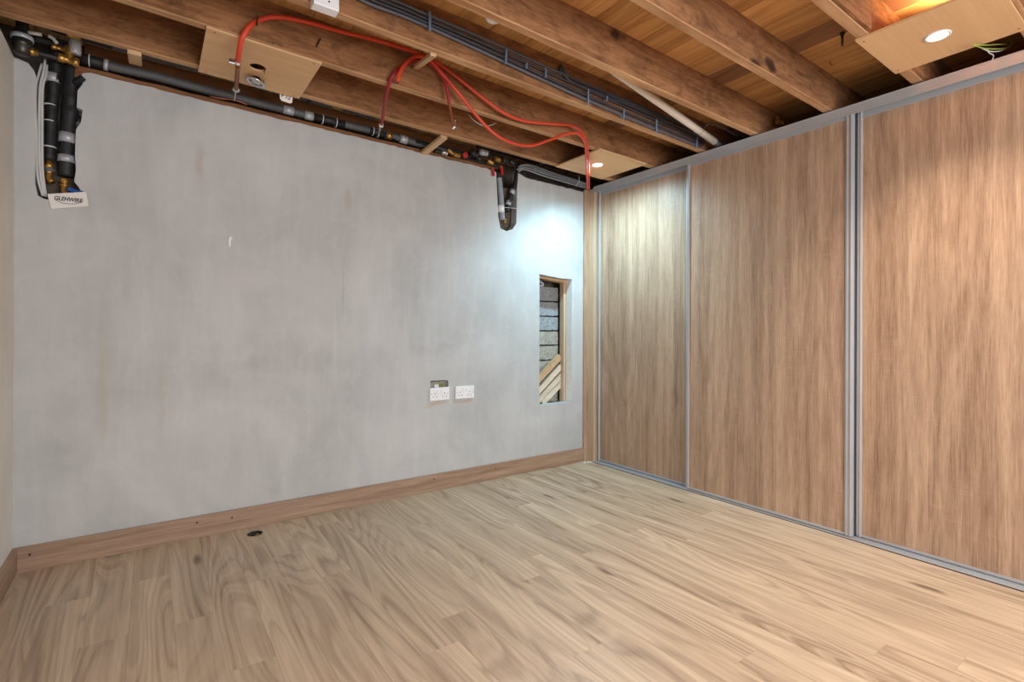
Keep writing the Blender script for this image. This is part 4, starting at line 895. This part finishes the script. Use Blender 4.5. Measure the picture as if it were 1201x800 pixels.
# dark cables in the bay above the wardrobe
bm = NB(); tube(bm, [(2.7440, 1.8600, 2.3083), (2.7059, 1.8000, 2.3056), (2.8191, 1.8000, 2.3220), (2.9751, 1.8000, 2.3000), (3.1703, 1.8000, 2.3162), (3.3045, 1.8000, 2.3624)], 0.005, 8); o = obj('loop_cable', bm, M['cable_dark'], None, True, base=(2.7440, 1.8600, 2.3083)); tag(o, 'black cable looping in the dark bay right of the waste pipe', 'cable')
bm = NB(); p = (2.9464, 1.5200, 2.2954); cyl(bm, (3.1200, 1.6094, 2.3307), (3.1200, 1.6096, 2.3827), 0.012, 10); cyl(bm, (3.1000, 1.6043, 2.3450), (3.1000, 1.5889, 2.3348), 0.016, 8); cyl(bm, (3.1200, 1.5785, 2.3258), (3.1200, 1.5786, 2.3413), 0.01, 8)
o = obj('brass_tail', bm, M['brass'], None, False, base=(3.1200, 1.6094, 2.3307)); tag(o, 'small brass fitting in the dark bay above the second wardrobe door', 'pipe fitting')

# bolt and bent nails in the deck
p = (2.5893, 1.0402, 2.4480)
t = thing('hanging_bolt', p, 'dark bolt with a washer hanging from the boards, left of the warm-lit plywood', 'bolt')
bm = NB(); cyl(bm, p, (p[0], p[1], p[2] - 0.062), 0.005, 10); obj('shank', bm, M['steel'], t, True)
bm = NB(); cyl(bm, (p[0], p[1], p[2] - 0.004), (p[0], p[1], p[2] - 0.008), 0.012, 16); cyl(bm, (p[0], p[1], p[2] - 0.008), (p[0], p[1], p[2] - 0.016), 0.008, 6); obj('washer', bm, M['steel'], t)
for p, lab in (((2.8107, 1.1835, 2.4440), 'bent nail in the boards left of the hanging bolt'), ((3.0166, 1.2402, 2.4440), 'bent nail in the boards nearest the wardrobe')):
    bm = NB(); tube(bm, [p, (p[0], p[1], p[2] - 0.012), (p[0] + 0.016, p[1] - 0.004, p[2] - 0.018)], 0.0018, 6); o = obj('bent_nail', bm, M['steel'], None, True, base=p); tag(o, lab, 'nail')

# wires behind the warm plywood square
for pts, m, lab in (([(2.6721, 0.6000, 2.2206), (2.7812, 0.5900, 2.2482), (2.9274, 0.5750, 2.2925), (3.0729, 0.5650, 2.3354)], 'earth', 'straight yellow-green wire in the dark slot by the wardrobe'),
                    ([(2.6721, 0.6000, 2.2173), (2.7937, 0.5900, 2.2383), (2.9671, 0.5720, 2.2859), (3.0730, 0.5650, 2.3317), (3.0433, 0.5650, 2.3479), (2.9700, 0.5700, 2.3350)], 'earth', 'looped yellow-green wire in the dark slot by the wardrobe'),
                    ([(2.7335, 0.5980, 2.2294), (2.8443, 0.5900, 2.2438), (2.9533, 0.5800, 2.2741), (3.0854, 0.5700, 2.3305)], 'cable_white', 'pale wire sagging in the dark slot by the wardrobe'),
                    ([(2.8188, 0.5900, 2.2428), (2.8443, 0.5900, 2.2368), (2.9095, 0.5900, 2.2466), (2.8965, 0.5900, 2.2245)], 'cable_white', 'pale wire end dropping behind the wardrobe track')):
    bm = NB(); tube(bm, pts, 0.0022, 7); o = obj('slot_wire', bm, M[m], None, True, base=pts[0]); tag(o, lab, 'wire')

# ------------------------------------------------------------------ sockets
def socket(x0, z0, tilt, label, nm):
    W2, H2 = 0.147, 0.086
    t = thing('double_socket', (x0, YB, z0), label, 'socket', 'double sockets on the plaster wall')
    t.rotation_euler = (0, tilt, 0)
    def part(name, fn, mat, par=None, smooth=False):
        bm = NB(); fn(bm); o = obj(name, bm, mat, None, smooth); o.parent = par or t; return o
    fp = part('face_plate', lambda bm: box(bm, 0, W2, -0.009, 0, 0, H2, 0.002), M['whitepl'])
    part('surround', lambda bm: box(bm, 0.008, W2 - 0.008, -0.0005, 0.02, 0.008, H2 - 0.008), M['whitepl'])
    for k, cx in enumerate((0.037, 0.110)):
        def slots(bm, cx=cx):
            box(bm, cx - 0.0022, cx + 0.0022, -0.0096, -0.0085, 0.041, 0.050)
            box(bm, cx - 0.015, cx - 0.008, -0.0096, -0.0085, 0.022, 0.0265)
            box(bm, cx + 0.008, cx + 0.015, -0.0096, -0.0085, 0.022, 0.0265)
        part('pin_slots', slots, M['slot'])
        sw = cx + (0.022 if k == 0 else -0.022)
        part('rocker_switch', lambda bm, sw=sw: box(bm, sw - 0.006, sw + 0.006, -0.0125, -0.008, 0.050, 0.071, 0.001), M['whitepl'])
    for cx in (0.013, 0.134):
        part('screw', lambda bm, cx=cx: lathe(bm, [(0.0005, -0.001), (0.0028, -0.001), (0.0032, 0)], (cx, -0.009, 0.043), (0, 1, 0), 10), M['steel'])
    return t
a = (1.5250, 3.0950, 0.6020); socket(a[0], a[2], R(-0.6), 'left double socket, hanging low so that the open back box shows above it', 1)
a = (1.7186, 3.0950, 0.6016); socket(a[0], a[2], R(0.8), 'right double socket, flush on the plaster next to the open back box', 2)

# ------------------------------------------------------------------ sliding wardrobe
WD = thing('sliding_wardrobe', (XW, 1.5, 0), 'floor to ceiling wardrobe with three oak sliding doors in aluminium frames', 'wardrobe')
Y0 = 3.018
TZ = 2.246
# bottom track
bm = NB()
box(bm, XW, XW + 0.085, YR, Y0, 0.0, 0.004)
for x, hgt in ((XW, 0.009), (XW + 0.036, 0.012), (XW + 0.082, 0.012)): box(bm, x, x + 0.003, YR, Y0, 0.0, hgt)
for x in (XW + 0.018, XW + 0.058): box(bm, x, x + 0.003, YR, Y0, 0.003, 0.009)
obj('bottom_track', bm, M['alu'], WD)
# top track: fascia with a lip
bm = NB()
box(bm, XW - 0.002, XW + 0.003, YR, Y0 + 0.005, TZ - 0.048, TZ, 0.001)
box(bm, XW - 0.002, XW + 0.09, YR, Y0 + 0.005, TZ - 0.004, TZ)
box(bm, XW - 0.005, XW + 0.001, YR, Y0 + 0.005, TZ - 0.006, TZ, 0.001)
box(bm, XW - 0.004, XW + 0.001, YR, Y0 + 0.005, TZ - 0.050, TZ - 0.044, 0.001)
box(bm, XW + 0.085, XW + 0.089, YR, Y0 + 0.005, TZ - 0.048, TZ - 0.004)
obj('top_track', bm, M['alu'], WD)
def sdoor(y0, y1, x, wide_l=True, first=False):
    """door between y0 (near) and y1 (far), front face at x"""
    st = 0.034
    z0, z1 = 0.014, TZ - 0.030
    bm = NB(); box(bm, x + 0.004, x + 0.014, y0 + 0.01, y1 - 0.01, z0 + 0.01, z1 - 0.006)
    # panel mesh around its own origin for the grain
    d = obj('door', bm, M['door'], WD)
    for (a, b) in ((y0, y0 + st), (y1 - st * 0.7, y1)):
        bm = NB()
        box(bm, x - 0.002, x + 0.028, a, b, z0, z1, 0.0015)
        box(bm, x - 0.007, x - 0.001, a + 0.004, a + 0.008, z0, z1); box(bm, x - 0.006, x - 0.001, b - 0.011, b - 0.007, z0, z1)
        s = obj('stile', bm, M['alu'], WD); s.parent = d
    bm = NB(); box(bm, x + 0.001, x + 0.02, y0 + st, y1 - st * 0.7, z0, z0 + 0.012); s = obj('bottom_rail', bm, M['alu'], WD); s.parent = d
    bm = NB(); box(bm, x + 0.001, x + 0.02, y0 + st, y1 - st * 0.7, z1 - 0.034, z1); box(bm, x - 0.002, x + 0.003, y0 + st, y1 - st * 0.7, z1 - 0.036, z1 - 0.030); s = obj('top_rail', bm, M['alu'], WD); s.parent = d
    return d
XF, XB = XW + 0.010, XW + 0.048
sdoor(2.115, 3.016, XB)
sdoor(1.140, 2.143, XF)
d3 = sdoor(0.225, 1.134, XB)
bm = NB(); box(bm, XB - 0.006, XB + 0.02, 1.1345, 1.165, 0.014, TZ - 0.03); s = obj('gap_shade_strip', bm, M['gap_shade'], WD); s.parent = d3  # dark strip painted in for the shade in the gap beside the stile
sdoor(-0.70, 0.26, XF)
sdoor(-1.60, -0.66, XB)
# corner filler: laminate strip on the wall, pale timber edge
bm = NB(); box(bm, 2.913, 2.966, YB - 0.018, YB + 0.0, 0, 2.232, 0.001); obj('filler_strip', bm, M['door'], WD)
bm = NB(); box(bm, 2.962, 2.985, 3.022, YB - 0.018, 0, 2.236, 0.001); obj('end_edge', bm, M['batten_z'], WD)
bm = NB(); box(bm, 2.985, 3.62, 3.022, 3.04, 0, 2.22); obj('end_panel', bm, M['door'], WD)
# chippings at the foot of the post
bm = NB()
for k in range(14):
    q = (2.9182, 3.0751, 0.0030)
    bmesh.ops.create_icosphere(bm, subdivisions=1, radius=random.uniform(0.003, 0.008), matrix=Matrix.Translation((q[0] + random.uniform(-0.04, 0.03), q[1] - 0.03 + random.uniform(-0.02, 0.02), 0.003)) @ Matrix.Diagonal((1, 1, 0.5, 1)))
o = obj('plaster_crumbs', bm, M['render_white']); tag(o, 'white plaster crumbs on the floor at the foot of the corner post', 'debris', kind='stuff')
